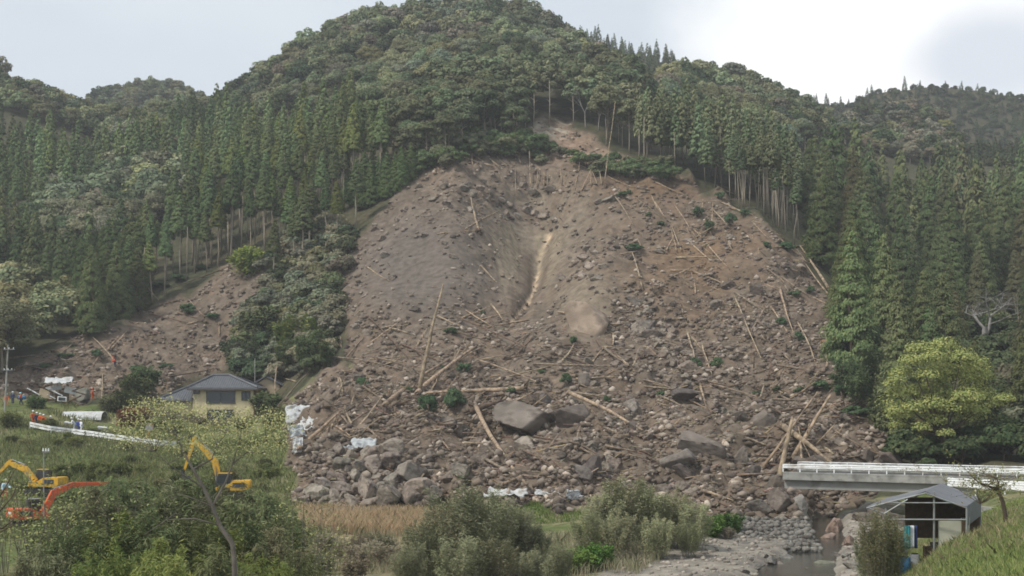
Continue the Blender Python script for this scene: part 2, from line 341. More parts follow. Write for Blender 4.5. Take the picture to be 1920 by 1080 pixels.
# visible row hit for a photo pixel
def hit(px, py, ymin=50):
    i = int(np.argmin(np.abs(gpx-px))); col = GPY[:, i]
    ok = np.where((gY >= ymin) & (col <= py))[0]
    if len(ok) == 0: return None
    j = ok[0]
    if j == 0: return gY[0]
    a, b = col[j-1], col[j]; t = (a-py)/(a-b) if a > b else 1
    t = min(max(t, 0), 1)
    return gY[j-1]+(gY[j]-gY[j-1])*t
def P3(px, py, Y): return Vector(((px-CX)/F*Y, Y, CAMZ+(HY-py)*Y/F))
def on(px, py, ymin=50):
    Y = hit(px, py, ymin)
    return P3(px, py, Y) if Y else None
def gz(X, Y):
    """world ground height"""
    X = np.asarray(X, float); Y = np.asarray(Y, float); px = CX+F*X/Y
    i = np.clip(np.interp(px, gpx, np.arange(len(gpx))), 0, len(gpx)-1.001); j = np.clip(np.interp(Y, gY, np.arange(len(gY))), 0, len(gY)-1.001)
    i0 = i.astype(int); j0 = j.astype(int); fx = i-i0; fy = j-j0
    return CAMZ+(GZ[j0, i0]*(1-fx)+GZ[j0, i0+1]*fx)*(1-fy)+(GZ[j0+1, i0]*(1-fx)+GZ[j0+1, i0+1]*fx)*fy
def atY(px, Y, lift=0): X = (px-CX)/F*Y; return Vector((X, Y, float(gz(X, Y))+lift))

S = slide_mask(GP, GPY, GY)
# ground colours (what the soil itself is)
col = np.zeros(GP.shape+(3,))
def lay(c, w):
    global col
    w = np.clip(w, 0, 1)[..., None]; col = col*(1-w)+np.array(c)*w
n_a = fbm(GX/6, GY/6, 5, 4)+.5; n_b = fbm(GX/2.2, GY/2.2, 15, 3)+.5; n_c = fbm(GX/20, GY/20, 25, 3)+.5
lay((.060,.062,.036), np.ones(GP.shape)); lay((.085,.075,.045), n_a*1.2-.2)              # forest floor
field = (GY < 200) & ~S & ~((GP > 1560) & (GY > 131))
lay((.125,.142,.055), field*1.0); lay((.20,.18,.10), field*np.clip(n_a*2.2-1.0, 0, .9)); lay((.092,.12,.04), field*np.clip(n_b*2-1, 0, .8))
s = S.astype(float); k5 = np.ones((3,))/3
soft = s.copy()
for _ in range(2):
    soft = (np.roll(soft, 1, 0)+soft+np.roll(soft, -1, 0))/3; soft = (np.roll(soft, 1, 1)+soft+np.roll(soft, -1, 1))/3
lay((0.155,0.117,0.086), soft)
lay((0.120,0.095,0.072), soft*np.clip(n_a*2-.8, 0, .8)); lay((0.187,0.150,0.116), soft*np.clip(n_b*2.2-1.2, 0, .6))
lay((0.127,0.109,0.094), soft*blob(GP, GPY, 790, 500, 150, 110, 3)*.8)                      # grey left flank
lay((0.180,0.112,0.061), soft*blob(GP, GPY, 1330, 520, 150, 90, 3)*np.clip(n_c*1.8-.3, 0, .8)) # rusty right flank
lay((0.166,0.105,0.061), soft*blob(GP, GPY, 1220, 350, 110, 40, 2)*.7)
lay((0.224,0.185,0.138), soft*blob(GP, GPY, 1000, 420, 110, 100, 3)*np.clip(n_a*1.5-.1, 0, .8))
lay((0.217,0.177,0.129), soft*blob(GP, GPY, 1100, 570, 55, 55, 3)*.8)                         # smooth tan bulge
lay((0.252,0.196,0.138), soft*blob(GP, GPY, 1040, 260, 60, 30, 2)*np.clip(n_b*2-.4, 0, 1)); lay((0.303,0.272,0.217), soft*blob(GP, GPY, 1020, 245, 40, 16, 2)*np.clip(n_b*2-.8, 0, .9))
lay((0.195,0.150,0.112), soft*blob(GP, GPY, 960, 335, 110, 36, 2)*.7)
lay((.285,.20,.145), soft*blob(GP, GPY, 1075, 268, 95, 34, 3)*np.clip(n_a*1.6-.05, 0, .9)); lay((0.361,0.320,0.253), soft*blob(GP, GPY, 1035, 243, 55, 18, 2)*np.clip(n_b*2.4-.7, 0, .9)); lay((0.298,0.235,0.163), soft*blob(GP, GPY, 1140, 300, 40, 12, 2)*.8)
# pale clay streak down the gully
sx = np.interp(GPY, [440, 455, 480, 510, 540, 570, 610], [1032, 1024, 1013, 1012, 1003, 990, 955])+5*fbm(GPY/9, GPY*0, 8, 2)
sw = np.interp(GPY, [440, 470, 540, 610], [7, 4.5, 4.0, 2.5])*(.4+1.0*n_b); lay((.56,.42,.29), soft*np.clip(1.4-np.abs(GP-sx)/sw, 0, 1)*((GPY > 438) & (GPY < 612)))
rl = fbm(np.arctan2(GP-985, 740-GPY)*17+.6*n_a, GPY/120, 66, 3); lay((0.246,0.204,0.144), soft*blob(GP, GPY, 975, 480, 80, 80, 4)*np.clip(rl*3, 0, .75))
# river bed and gravel bank
wx = np.interp(GY, [40, 62, 80, 95, 108, 122, 135], [4, 8.5, 15.4, 20, 24.3, 27.5, 31])
riv = np.clip(1.25-np.abs(GX-wx+2.6)/(8.5), 0, 1)*(GY > 60)*(GY < 128)
riv = np.maximum(riv, ((GX > 4+2*n_a) & (GX < wx+3) & (GY > 80) & (GY < 103))*1.0)
lay((.27,.24,.20), np.clip(riv*2, 0, 1)*(~S)); lay((.19,.17,.145), np.clip(riv*2, 0, 1)*np.clip(n_b*2-.7, 0, 1)*(~S))
# tawny dead grass belts
dry = blob(GP, GPY, 700, 1000, 150, 22, 3)*(GY < 125); lay((.30,.225,.13), dry)
dry2 = blob(GP, GPY, 780, 1050, 220, 50, 3)*(GY < 112); lay((.24,.2,.13), dry2*.8)
bank = (GX > wx+7.2)*(GY < 98)*(GY > 30); lay((.2,.25,.085), bank*1.0); lay((.26,.25,.13), bank*np.clip(n_a*2.4-1.5, 0, .7))
nv, nu = GP.shape
V = np.stack([GX, GY, GZ+CAMZ], -1).reshape(-1, 3)
idx = np.arange(nv*nu).reshape(nv, nu)
FQ = np.stack([idx[:-1, :-1], idx[:-1, 1:], idx[1:, 1:], idx[1:, :-1]], -1).reshape(-1, 4)
me = np_mesh('ground', V, [FQ], M['ground'], smooth=True)
ca = me.color_attributes.new('Col', 'FLOAT_COLOR', 'POINT')
ca.data.foreach_set('color', np.concatenate([col.reshape(-1, 3), np.ones((nv*nu, 1))], 1).astype(np.float32).ravel())
tag(ob('ground', me), kind='structure')
# water
wm = mat('river_water', (.045,.043,.034), .08, .3, .6, .02, 2.5, spec=.5)
ys = np.arange(44, 130, 2.0); vs = []; fs = []
for i, y in enumerate(ys):
    c = np.interp(y, [40, 62, 80, 95, 108, 122, 135], [4, 8.5, 15.4, 20, 24.3, 27.5, 31])
    vs += [(c-9, y, CAMZ-11.38), (c+9, y, CAMZ-11.38)]
    if i: fs.append((2*i-2, 2*i-1, 2*i+1, 2*i))
m_ = bpy.data.meshes.new('river_water'); m_.from_pydata(vs, [], fs); m_.materials.append(wm); m_.update()
tag(ob('river_water', m_), kind='structure')
# ------------------------------------------------------------------ vegetation: leaf clouds and trunks as mesh arrays
def leaf_quads(P, Nrm, size, r, aspect=1.0, down=None):
    """one quad per point, facing roughly along its normal; returns (n,4,3)"""
    n = len(P); rv = r.normal(size=(n, 3)); rv /= np.linalg.norm(rv, axis=1, keepdims=True)
    if down is not None: rv = rv*.45+down
    u = rv-Nrm*np.sum(rv*Nrm, 1, keepdims=True); u /= np.linalg.norm(u, axis=1, keepdims=True)+1e-9
    v = np.cross(Nrm, u); s = (np.asarray(size)*r.uniform(.6, 1.35, n))[:, None]
    u = u*s*aspect/2; v = v*s/2/aspect
    k = r.uniform(.15, .6, (n, 1))
    return np.stack([P-u*1.0, P+v-u*k*.3, P+u, P-v+u*k*.3], 1)
def unit(n, r):
    v = r.normal(size=(n, 3)); return v/np.linalg.norm(v, axis=1, keepdims=True)
def blobs_leaves(centres, radii, per, size, r, jitter=.55, shell=.75, up=.25, aspect=1.2, flat=.0):
    out = []
    for c, rad, n in zip(centres, radii, per):
        rad = np.asarray(rad, float)*np.ones(3); d = unit(n, r)
        d[:, 2] = np.where(d[:, 2] < -.25, -d[:, 2]*r.uniform(-.4, 1, n), d[:, 2]); d /= np.linalg.norm(d, axis=1, keepdims=True)
        t = shell+(1.08-shell)*r.random(n)**.7; P = np.asarray(c)+d*rad*t[:, None]
        nr = d/rad; nr /= np.linalg.norm(nr, axis=1, keepdims=True); nr = nr+unit(n, r)*jitter+np.array([0, 0, up]); nr /= np.linalg.norm(nr, axis=1, keepdims=True)
        out.append(leaf_quads(P, nr, size, r, aspect))
    return np.concatenate(out)
def quads_mesh(name, Q, m, cols=None):
    n = len(Q); me = np_mesh(name, Q.reshape(-1, 3), [np.arange(n*4).reshape(n, 4)], m)
    if cols is not None:
        a = me.color_attributes.new('Col', 'FLOAT_COLOR', 'POINT'); c4 = np.ones((n*4, 4), np.float32); c4[:, :3] = np.repeat(cols, 4, 0)
        a.data.foreach_set('color', c4.ravel())
    return me

def cedar_leaves(h, base, Rm, nb, per, size, r, narrow=1.0):
    """clumped sprays over a spire; base = height where the crown begins"""
    ga = 2.399963; Q = []; lop = r.uniform(0, 6.28)
    for i in range(nb):
        t = 1-((nb-i-.5)/nb)**.60                    # more sprays low down, where the crown is wide
        t = min(.99, max(0, t+r.uniform(-.025, .025)))
        z = base+(h-base)*t; a = i*ga+r.uniform(-.6, .6)
        rad = Rm*(1-t)**.85*(.70+.30*min(1, t*5+.2))*(1+.12*math.cos(a-lop)+r.uniform(-.16, .16)); q = rad*r.uniform(.7, .92)
        b = (Rm*.13+rad*.17)*r.uniform(.8, 1.25); n = max(8, int(per*(.35+.85*(1-t))))
        d = unit(n, r); d[:, 2] = np.abs(d[:, 2])*.95-.25
        P = np.array([q*math.cos(a), q*math.sin(a), z-.12*q])+d*np.array([b, b, b*1.05])*r.uniform(.55, 1.1, (n, 1))
        ax = P*np.array([1, 1, 0]); ax /= np.linalg.norm(ax, axis=1, keepdims=True)+1e-6
        nr = ax*.75+d*.7+np.array([0, 0, .5])+unit(n, r)*.33; nr /= np.linalg.norm(nr, axis=1, keepdims=True)
        Q.append(leaf_quads(P, nr, size, r, 1.35, down=np.array([0, 0, -1.])+ax*.5))
    return np.concatenate(Q)
def broad_leaves(h, base, Rm, nl, per, size, r, flat=.72, top=1.0):
    cs = []; rs = []; pr = []; zc_ = (h+base)/2; hz = (h-base)/2
    for i in range(nl):
        d = unit(1, r)[0]; d[2] = abs(d[2])*1.25-.3 if r.random() < .8 else d[2]; d /= np.linalg.norm(d)
        k = r.uniform(.5, .82); b = Rm*r.uniform(.26, .42)
        cs.append((d[0]*Rm*k, d[1]*Rm*k, zc_+d[2]*hz*k)); rs.append((b, b, b*flat)); pr.append(int(per*(b/Rm/.34)**2))
    return blobs_leaves(cs, rs, pr, size, r, jitter=.5, shell=.7, up=.3)
def trunk_mb(h, r0, r, limbs=0, spread=2.0, hl=.5, lean=.02, n=7):
    mb = MB(); pts = [(lean*h*r.normal()*t, lean*h*r.normal()*t, h*t) for t in (0, .25, .5, .75, 1)]
    mb.tube(pts, [r0*1.25, r0*.9, r0*.72, r0*.5, r0*.16], n)
    for i in range(limbs):
        t = hl+(.92-hl)*i/max(1, limbs-1); a = i*2.4+r.random(); z = h*t; L_ = spread*(1.15-t)*r.uniform(.7, 1.2)*1.6
        q = (math.cos(a)*L_, math.sin(a)*L_); rr = r0*(1-t)*.75+.02
        mb.tube([(0, 0, z), (q[0]*.45, q[1]*.45, z+L_*.3), (q[0], q[1], z+L_*.5)], [rr, rr*.65, rr*.2], 5, False)
    return mb
def bare_tree_mb(h, r0, r, depth=4, lean=.0, first=.3, up=.55, spread=.75):
    mb = MB()
    def grow(p, d, L_, rad, k):
        q = p+d*L_*.5+Vector(r.normal(size=3))*L_*.04; e = q+(d+Vector((0, 0, up*.15))).normalized()*L_*.5
        mb.tube([p, q, e], [rad, rad*.82, rad*.62], 6 if k > 2 else (4 if k > 1 else 3), False)
        if k == 0: return
        for i in range(3 if k > 1 else 4):
            ax = Vector(unit(1, r)[0]); nd = (d+ax*spread).normalized(); nd.z = nd.z*.8+up*.3; nd.normalize()
            grow(p+(e-p)*r.uniform(.55, 1.0), nd, L_*r.uniform(.55, .8), rad*.5, k-1)
    grow(Vector((0, 0, 0)), Vector((lean, 0, 1)).normalized(), h*first*1.3, r0, depth)
    return mb

# prototypes shared by the copies
def proto(nv, fn): return [fn(np.random.default_rng(100+i)) for i in range(nv)]
CED = proto(5, lambda r: (quads_mesh('cedar_crown', cedar_leaves(15, .8, 3.15, 190, 95, .21, r), M['leaf']), trunk_mb(14.6, .2, r).mesh('cedar_trunk', M['bark'], True)))
CEDT = proto(5, lambda r: (quads_mesh('cedar_crown', cedar_leaves(16.5, 8.8, 1.95, 115, 66, .23, r), M['leaf']), trunk_mb(15.6, .17, r, 6, 1.0, .35).mesh('cedar_trunk', M['palebark'], True)))
CEDS = proto(3, lambda r: (quads_mesh('cedar_crown', cedar_leaves(15, 10.0, 1.5, 50, 46, .26, r), M['leaf']), trunk_mb(14.8, .10, r, 5, .8, .5, .03).mesh('cedar_trunk', M['palebark'], True)))
BRO = proto(6, lambda r: (quads_mesh('broadleaf_crown', broad_leaves(8.4, .9, 4.0, 26, 190, .34, r), M['leaf']), trunk_mb(6, .2, r, 6, 2.6, .35).mesh('broadleaf_trunk', M['palebark'], True)))
TALL = proto(4, lambda r: (quads_mesh('broadleaf_crown', broad_leaves(13, 4.4, 3.3, 26, 120, .42, r), M['leaf']), trunk_mb(11, .15, r, 6, 2.4, .5, .02).mesh('broadleaf_trunk', M['palebark'], True)))
OAK = proto(3, lambda r: (quads_mesh('broadleaf_crown', broad_leaves(12.5, 1.8, 5.6, 38, 330, .30, r, .6), M['leaf']), trunk_mb(9, .28, r, 9, 4.0, .25).mesh('broadleaf_trunk', M['palebark'], True)))
SHR = proto(5, lambda r: (quads_mesh('shrub_foliage', broad_leaves(3.2, .1, 2.0, 18, 95, .3, r, .8), M['leaf']), trunk_mb(2, .06, r, 6, 1.2, .15).mesh('shrub_stem', M['bark'], True)))

def place(kind, protos, loc, sc, color, label, cat, group, i, crown='crown', stem='trunk', rot=None, sz=None):
    e = empty(kind, loc, 0); e.rotation_euler = rot if rot else (0, 0, random.uniform(0, 6.28)); e.scale = (sc, sc, sc*(sz or 1))
    tag(e, label, cat, group); a, b = protos[i % len(protos)]
    ob(crown, a, e, color=color); ob(stem, b, e)
    return e
def vary(c, r, dv=.18, dh=.1):
    v = 1+r.uniform(-dv, dv); return tuple(max(.004, x*v*(1+r.uniform(-dh, dh)*(k == 0)+r.uniform(-dh, dh)*.4*(k == 2))) for k, x in enumerate(c))

# vegetation as the photo shows it, classed by where each crown's middle falls
VEG = [
 ('none',   [(1795,540),(1930,535),(1930,690),(1795,690)]),
 ('none',   [(690,300),(760,262),(800,255),(890,262),(985,240),(1030,215),(1120,250),(1240,325),(1310,345),(1310,420),(640,420)]),
 ('lobe',   [(520,470),(560,410),(600,392),(650,400),(675,440),(640,530),(640,590),(600,670),(520,690),(440,700),(430,640),(470,560)]),
 ('midleft',[(70,345),(200,282),(290,258),(350,285),(348,360),(265,418),(150,450),(75,430)]),
 ('oak',    [(-200,430),(60,470),(140,520),(158,570),(130,620),(-200,640)]),
 ('darkL',  [(-200,395),(90,400),(160,405),(250,390),(270,440),(255,520),(150,560),(60,480),(-200,440)]),
 ('cedarL', [(-200,215),(60,215),(130,240),(220,250),(400,195),(500,200),(640,188),(720,200),(745,225),(735,290),(690,330),(620,360),(570,410),(500,440),(400,490),(300,540),(230,540),(250,400),(330,345),(345,290),(290,265),(200,290),(80,345),(-200,350)]),
 ('farL',   [(-200,90),(400,130),(400,195),(220,250),(130,240),(60,215),(-200,215)]),
 ('tallmid',[(720,175),(760,180),(850,130),(1000,105),(1150,100),(1190,130),(1195,270),(1140,260),(1030,215),(960,250),(760,260),(735,240)]),
 ('ridgeC', [(1020,40),(1240,80),(1300,80),(1275,115),(1225,170),(1150,110)]),
 ('stems',  [(1188,172),(1300,198),(1480,262),(1500,330),(1540,440),(1500,430),(1400,395),(1300,340),(1195,300)]),
 ('farR',   [(1500,130),(1560,140),(1640,110),(2300,110),(2300,285),(1950,285),(1800,290),(1760,190),(1640,190),(1600,210),(1560,230),(1510,190)]),
 ('knob',   [(1640,170),(1770,170),(1800,290),(1700,312),(1560,290),(1550,240)]),
 ('cedarR', [(1480,285),(1560,290),(1700,312),(1800,290),(2300,285),(2300,900),(1690,840),(1640,760),(1590,690),(1600,630),(1560,545),(1500,440),(1470,330)]),
 ('hillA',  [(385,205),(385,120),(560,-30),(700,-60),(1010,-60),(1070,50),(1150,110),(1225,170),(1275,115),(1280,70),(1450,110),(1560,230),(1490,260),(1300,220),(1195,195),(1150,145),(1000,150),(850,165),(760,210),(720,200),(640,190),(500,200),(400,205)]),
]
def veg(px, py):
    out = np.full(len(px), -1)
    for i in range(len(VEG)-1, -1, -1): out[inpoly(px, py, VEG[i][1])] = i
    return out
VIDX = {k: i for i, (k, p) in enumerate(VEG)}
# candidate ground points: jittered grid in the world, thinned per kind
SPEC = {  # height of crown middle, spacing
 'cedarL': (11, 2.7), 'cedarR': (9, 5.0), 'farL': (5, 4.4), 'hillA': (5, 5.1), 'tallmid': (9, 3.9), 'ridgeC': (5, 3.4), 'stems': (11, 2.2), 'farR': (4, 3.7),
 'knob': (5, 4.6), 'midleft': (5, 5), 'oak': (7.5, 6), 'darkL': (8, 4.6), 'lobe': (2.2, 2.1)}
ROW = {'cedarR': 2.1, 'cedarL': 3.1, 'farR': 1.0, 'stems': 1.6}
tr = np.random.default_rng(21)
def scatter(kind, hc, sp, ymin, ymax):
    ys = np.arange(ymin, ymax, sp*ROW.get(kind, .9)); out = []
    for k, y in enumerate(ys):
        x0, x1 = (-230-CX)/F*y, (2150-CX)/F*y; xs = np.arange(x0, x1, sp)+(k % 2)*sp/2
        X = xs+tr.uniform(-.33, .33, len(xs))*sp; Y = y+tr.uniform(-.42, .42, len(xs))*sp*ROW.get(kind, .9)
        Z = gz(X, Y)-CAMZ; px = CX+F*X/Y; pyb = HY-F*Z/Y; pyc = HY-F*(Z+hc)/Y
        okb = ~slide_mask(px, pyb, Y)
        # facing-away ground behind a ridge cannot be seen: keep only what shows or nearly shows
        vk = veg(px, pyc)
        for a in range(len(X)):
            if okb[a] and vk[a] == VIDX[kind]: out.append((X[a], Y[a], Z[a]+CAMZ, px[a], pyc[a]))
    return out
# nearest skyline in front of each column, to drop trees hidden behind the ridges
minpy = np.minimum.accumulate(np.where(gY[:, None] >= 50, GPY, 2000), axis=0)
def seen(X, Y, Z, h):
    px = CX+F*X/Y; i = int(np.argmin(np.abs(gpx-px))); j = min(int(np.searchsorted(gY, Y-6)), len(gY)-1)
    return HY-F*(Z-CAMZ+h)/Y < minpy[j, i]-2
RANGE = {'cedarL': (212, 470), 'cedarR': (151, 450), 'farL': (400, 660), 'hillA': (285, 475), 'tallmid': (268, 400), 'ridgeC': (520, 580), 'stems': (240, 380), 'farR': (380, 680),
 'knob': (400, 520), 'midleft': (250, 420), 'oak': (205, 300), 'darkL': (212, 330), 'lobe': (205, 272)}
PTS = {}
for k, (hc, sp) in SPEC.items():
    pts = [p for p in scatter(k, hc, sp, *RANGE[k]) if seen(p[0], p[1], p[2], hc*1.5)]
    PTS[k] = sorted(pts, key=lambda p: p[1])
VEGCOUNT = {k: len(v) for k, v in PTS.items()}
print('VEG', VEGCOUNT)
GREEN = dict(cedarL=(.128,.168,.074), cedarR=(.125,.158,.070), farL=(.20,.22,.115), hillA=(.205,.228,.128), tallmid=(.145,.165,.09), ridgeC=(.092,.112,.06), stems=(.15,.175,.09),
 farR=(.088,.105,.058), knob=(.25,.235,.165), midleft=(.205,.225,.14), oak=(.20,.20,.105), darkL=(.095,.12,.052), lobe=(.26,.262,.172))
far_Q = {'cedar': [], 'broad': []}; far_C = {'cedar': [], 'broad': []}
LODC = [cedar_leaves(15, 2.6, 2.75, 80, 20, .52, np.random.default_rng(300+i)) for i in range(4)]
LODT = [cedar_leaves(16, 6.4, 1.85, 60, 20, .46, np.random.default_rng(310+i)) for i in range(4)]
LODB = [broad_leaves(8.4, 1.0, 4.0, 20, 50, .68, np.random.default_rng(320+i)) for i in range(5)]
LODD = [broad_leaves(13, 4.6, 3.3, 20, 44, .68, np.random.default_rng(330+i)) for i in range(4)]
def to_stuff(which, Q, loc, sc, rz, c):
    q = Q*sc; ca_, sa_ = math.cos(rz), math.sin(rz); q = np.stack([q[..., 0]*ca_-q[..., 1]*sa_, q[..., 0]*sa_+q[..., 1]*ca_, q[..., 2]], -1)+np.array(loc)
    far_Q[which].append(q); far_C[which].append(np.repeat([c], len(q), 0))
def palette(k, p):
    r = tr; c = GREEN[k]
    n = float(fbm(np.array([p[0]/22]), np.array([p[1]/22]), 88, 3)[0])
    if k in ('hillA', 'farL', 'knob', 'lobe', 'midleft'):
        w = r.random()
        if w < .16: c = (.215, .23, .115)
        elif w < .21: c = (.205, .19, .14)
        elif w < .42: c = (.09, .115, .062)
        elif w < .50: c = (.175, .2, .135)
    if k in ('cedarL',) and r.random() < .2: c = (.145,.18,.06)
    if k in ('cedarR',) and r.random() < .16: c = (.14, .145, .075)
    c = vary(c, r, .27, .14); return tuple(x*(1+.5*n) for x in c)
LAB = {
 'cedarL': ('tall dark green cedar with a bare trunk in the plantation left of the landslide', 'cedars of the plantation left of the landslide'),
 'cedarR': ('dense dark green cedar with a crown almost to the ground right of the landslide', 'cedars of the forest right of the landslide'),
 'stems': ('slender cedar on a long pale bare trunk along the upper right rim of the landslide', 'slender cedars on the upper right rim of the landslide'),
 'darkL': ('dark bushy conifer behind the pale green tree at the left end of the mudslide', 'dark conifers at the left foot of the hill'),
 'tallmid': ('dark tall broadleaf tree with exposed pale trunk just above the landslide scarp', 'tall trees above the landslide scarp'),
 'hillA': ('rounded green broadleaf tree on the steep slope of the main mountain', 'broadleaf trees on the main mountain'),
 'midleft': ('pale green rounded tree in the clearing between the left cedars', 'pale broadleaf trees among the left cedars'),
 'oak': ('big pale yellow-green broadleaf tree at the left end of the mudslide', 'pale green trees at the left edge of the mudslide'),
 'knob': ('brownish green tree on the rocky knob of the right hill', 'trees on the rocky knob right of the mountain'),
 'lobe': ('grey-green bushy tree on the spur between the two mudslides', 'bushy trees on the spur between the mudslides'),
}
budget = {'cedar_tree': 0, 'broadleaf_tree': 0}
SHARE = {'cedarL': 118, 'cedarR': 122, 'stems': 30, 'tallmid': 45, 'hillA': 190, 'midleft': 20, 'oak': 12, 'knob': 8, 'lobe': 290, 'darkL': 20}
for k, pts in PTS.items():
    for i, p in enumerate(pts):
        r = tr; c = palette(k, p); X, Y, Z = p[:3]; rz = r.uniform(0, 6.28)
        ind = i < SHARE.get(k, 0)
        if k in ('cedarL', 'cedarR', 'stems', 'darkL', 'ridgeC', 'farR'):
            sc = {'cedarL': r.uniform(.68, 1.12), 'cedarR': r.uniform(.72, 1.36), 'stems': r.uniform(.8, 1.05), 'darkL': r.uniform(.75, 1.0), 'ridgeC': r.uniform(.42, .66), 'farR': r.uniform(.4, .55)}[k]
            if ind:
                pr = {'cedarL': CEDT, 'cedarR': CED, 'stems': CEDS, 'darkL': CED}[k]
                place('cedar_tree', pr, (X, Y, Z-.2), sc, c, LAB[k][0], 'cedar tree', LAB[k][1], int(r.integers(9)), rot=(r.normal()*.028, r.normal()*.028, rz), sz=r.uniform(.84, 1.14))
            else: to_stuff('cedar', ((LODB if k == 'farR' and i % 4 else (LODT if k in ('cedarL', 'stems') else LODC))[int(r.integers(4))]), (X, Y, Z-(1.6 if k == 'farR' else .2)), sc*np.array([1, 1, r.uniform(.84, 1.14)]), rz, c)
        else:
            sc = {'hillA': r.uniform(.6, 1.12), 'farL': r.uniform(.6, 1.0), 'tallmid': r.uniform(.75, 1.05), 'knob': r.uniform(.6, .95), 'midleft': r.uniform(.85, 1.25), 'oak': r.uniform(.75, 1.05), 'lobe': r.uniform(.75, 1.45)}[k]
            if ind:
                pr = {'tallmid': TALL, 'lobe': SHR, 'oak': OAK}.get(k, BRO)
                place('bushy_tree' if k == 'lobe' else 'broadleaf_tree', pr, (X, Y, Z-.5*sc), sc, c, LAB[k][0], 'bush' if k == 'lobe' else 'broadleaf tree', LAB[k][1], int(r.integers(12)))
            else: to_stuff('broad', (LODD if k == 'tallmid' else LODB)[int(r.integers(4))], (X, Y, Z-.5*sc), sc, rz, c)
for which, nm, lb in (('cedar', 'cedar_forest', 'dense dark cedar forest covering the hills behind the nearer trees'), ('broad', 'broadleaf_forest', 'mixed green broadleaf forest covering the mountain up to the skyline')):
    tag(ob(nm, quads_mesh(nm, np.concatenate(far_Q[which]), M['leafattr'], np.concatenate(far_C[which]))), lb, 'forest', kind='stuff')
print('FARQ', {k: sum(len(q) for q in v) for k, v in far_Q.items()})
# ------------------------------------------------------------------ rocks
import bmesh
def ico(sub):
    bm = bmesh.new(); bmesh.ops.create_icosphere(bm, subdivisions=sub, radius=1); bm.verts.ensure_lookup_table()
    v = np.array([x.co[:] for x in bm.verts]); f = np.array([[y.index for y in x.verts] for x in bm.faces]); bm.free(); return v, f
ICO = {k: ico(k) for k in (1, 2, 4)}
def rock_shape(r, sub=4, cuts=13, rough=.05, keep=(.55, .95)):
    v, f = ICO[sub]; v = v.copy()
    for n in unit(cuts, r):
        d = r.uniform(*keep); k = v@n-d; v = v-np.outer(np.maximum(k, 0), n)
    if rough: v = v*(1+rough*np.stack([fbm(v[:, 0]*3+v[:, 2]*2.1+9, v[:, 1]*3-v[:, 2]*1.7, int(r.integers(99)), 4)]*3, -1)*2)
    return v, f
ROCKS = []
for i in range(14):
    v, f = rock_shape(np.random.default_rng(500+i), 4, 13+i % 6, .035, (.42, .80)); v = v/np.abs(v).max(0)*.92
    ROCKS.append(np_mesh('boulder', v, [f], M['rock'], smooth=False))
gr = np.random.default_rng(31)
def boulder(px, py, w, h, label, group, col=None, rz=None, tilt=None, shape=None, dep=None, sink=.25, cat='boulder', name='boulder', dy=0):
    Y = hit(px, py+h*.38)
    if Y is None: return None
    Y += dy; s = Y/F; base = P3(px, py+h*.5, Y)
    a, b = w*s/2, h*s/2; d = (dep if dep else gr.uniform(.75, 1.1))*max(a, b)
    c = col if col else vary((.185, .16, .138), gr, .22, .06)
    m = ROCKS[shape if shape is not None else int(gr.integers(14))]
    sc = Vector((a, d, b))*1.18
    o = ob(name, m, None, (base.x, Y+d*.35, base.z+b*(1-sink)), ((gr.uniform(-.25, .25), gr.uniform(-.35, .35), gr.uniform(-.5, .5)) if tilt is None else tilt), sc, c)
    if rz is not None: o.rotation_euler.z = rz
    return tag(o, label, cat, group)
# the heap of blocks at the left of the toe
G = 'blocks heaped at the left foot of the landslide'
HEAP = [(585,922,34,28),(597,926,42,36),(640,915,38,32),(626,932,30,30),(658,938,28,28),(671,916,24,24),(690,915,32,44),(697,944,40,24),(730,929,44,36),(768,930,38,34),(790,912,56,44),(762,884,66,44),(736,901,34,30),(720,892,22,18),(706,897,26,20),(665,890,28,24),(641,897,26,22),(623,893,26,20),(606,906,30,26),(652,880,26,22),(640,870,32,30),(668,873,28,20),(696,868,42,32),(730,862,34,28),(686,848,30,24),(660,854,24,24),(732,838,48,38),(635,842,28,22),(620,852,24,16),(704,850,30,26),(570,938,24,18),(677,898,22,22),(716,914,26,20),(750,913,24,20),(644,930,22,20),(612,938,22,20),(812,925,28,26),(805,890,24,18),(780,866,24,18),(700,880,24,18)]
for i, (x, y, w, h) in enumerate(HEAP):
    lb = 'grey brown angular block in the boulder heap at the left foot of the landslide'; g = G
    if i == 11: lb = 'biggest smooth grey block on top right of the boulder heap'; g = None
    if i == 1: lb = 'pale speckled block at the front left corner of the boulder heap'; g = None
    if i == 26: lb = 'large brown block with a white streak behind the boulder heap'; g = None
    c = vary((.27, .228, .188), gr, .2, .05) if i not in (1, 3, 4, 6) else vary((.33, .285, .235), gr, .1, .04)
    boulder(x, y, w*1.1, h*1.12, lb, g, c, sink=.12)
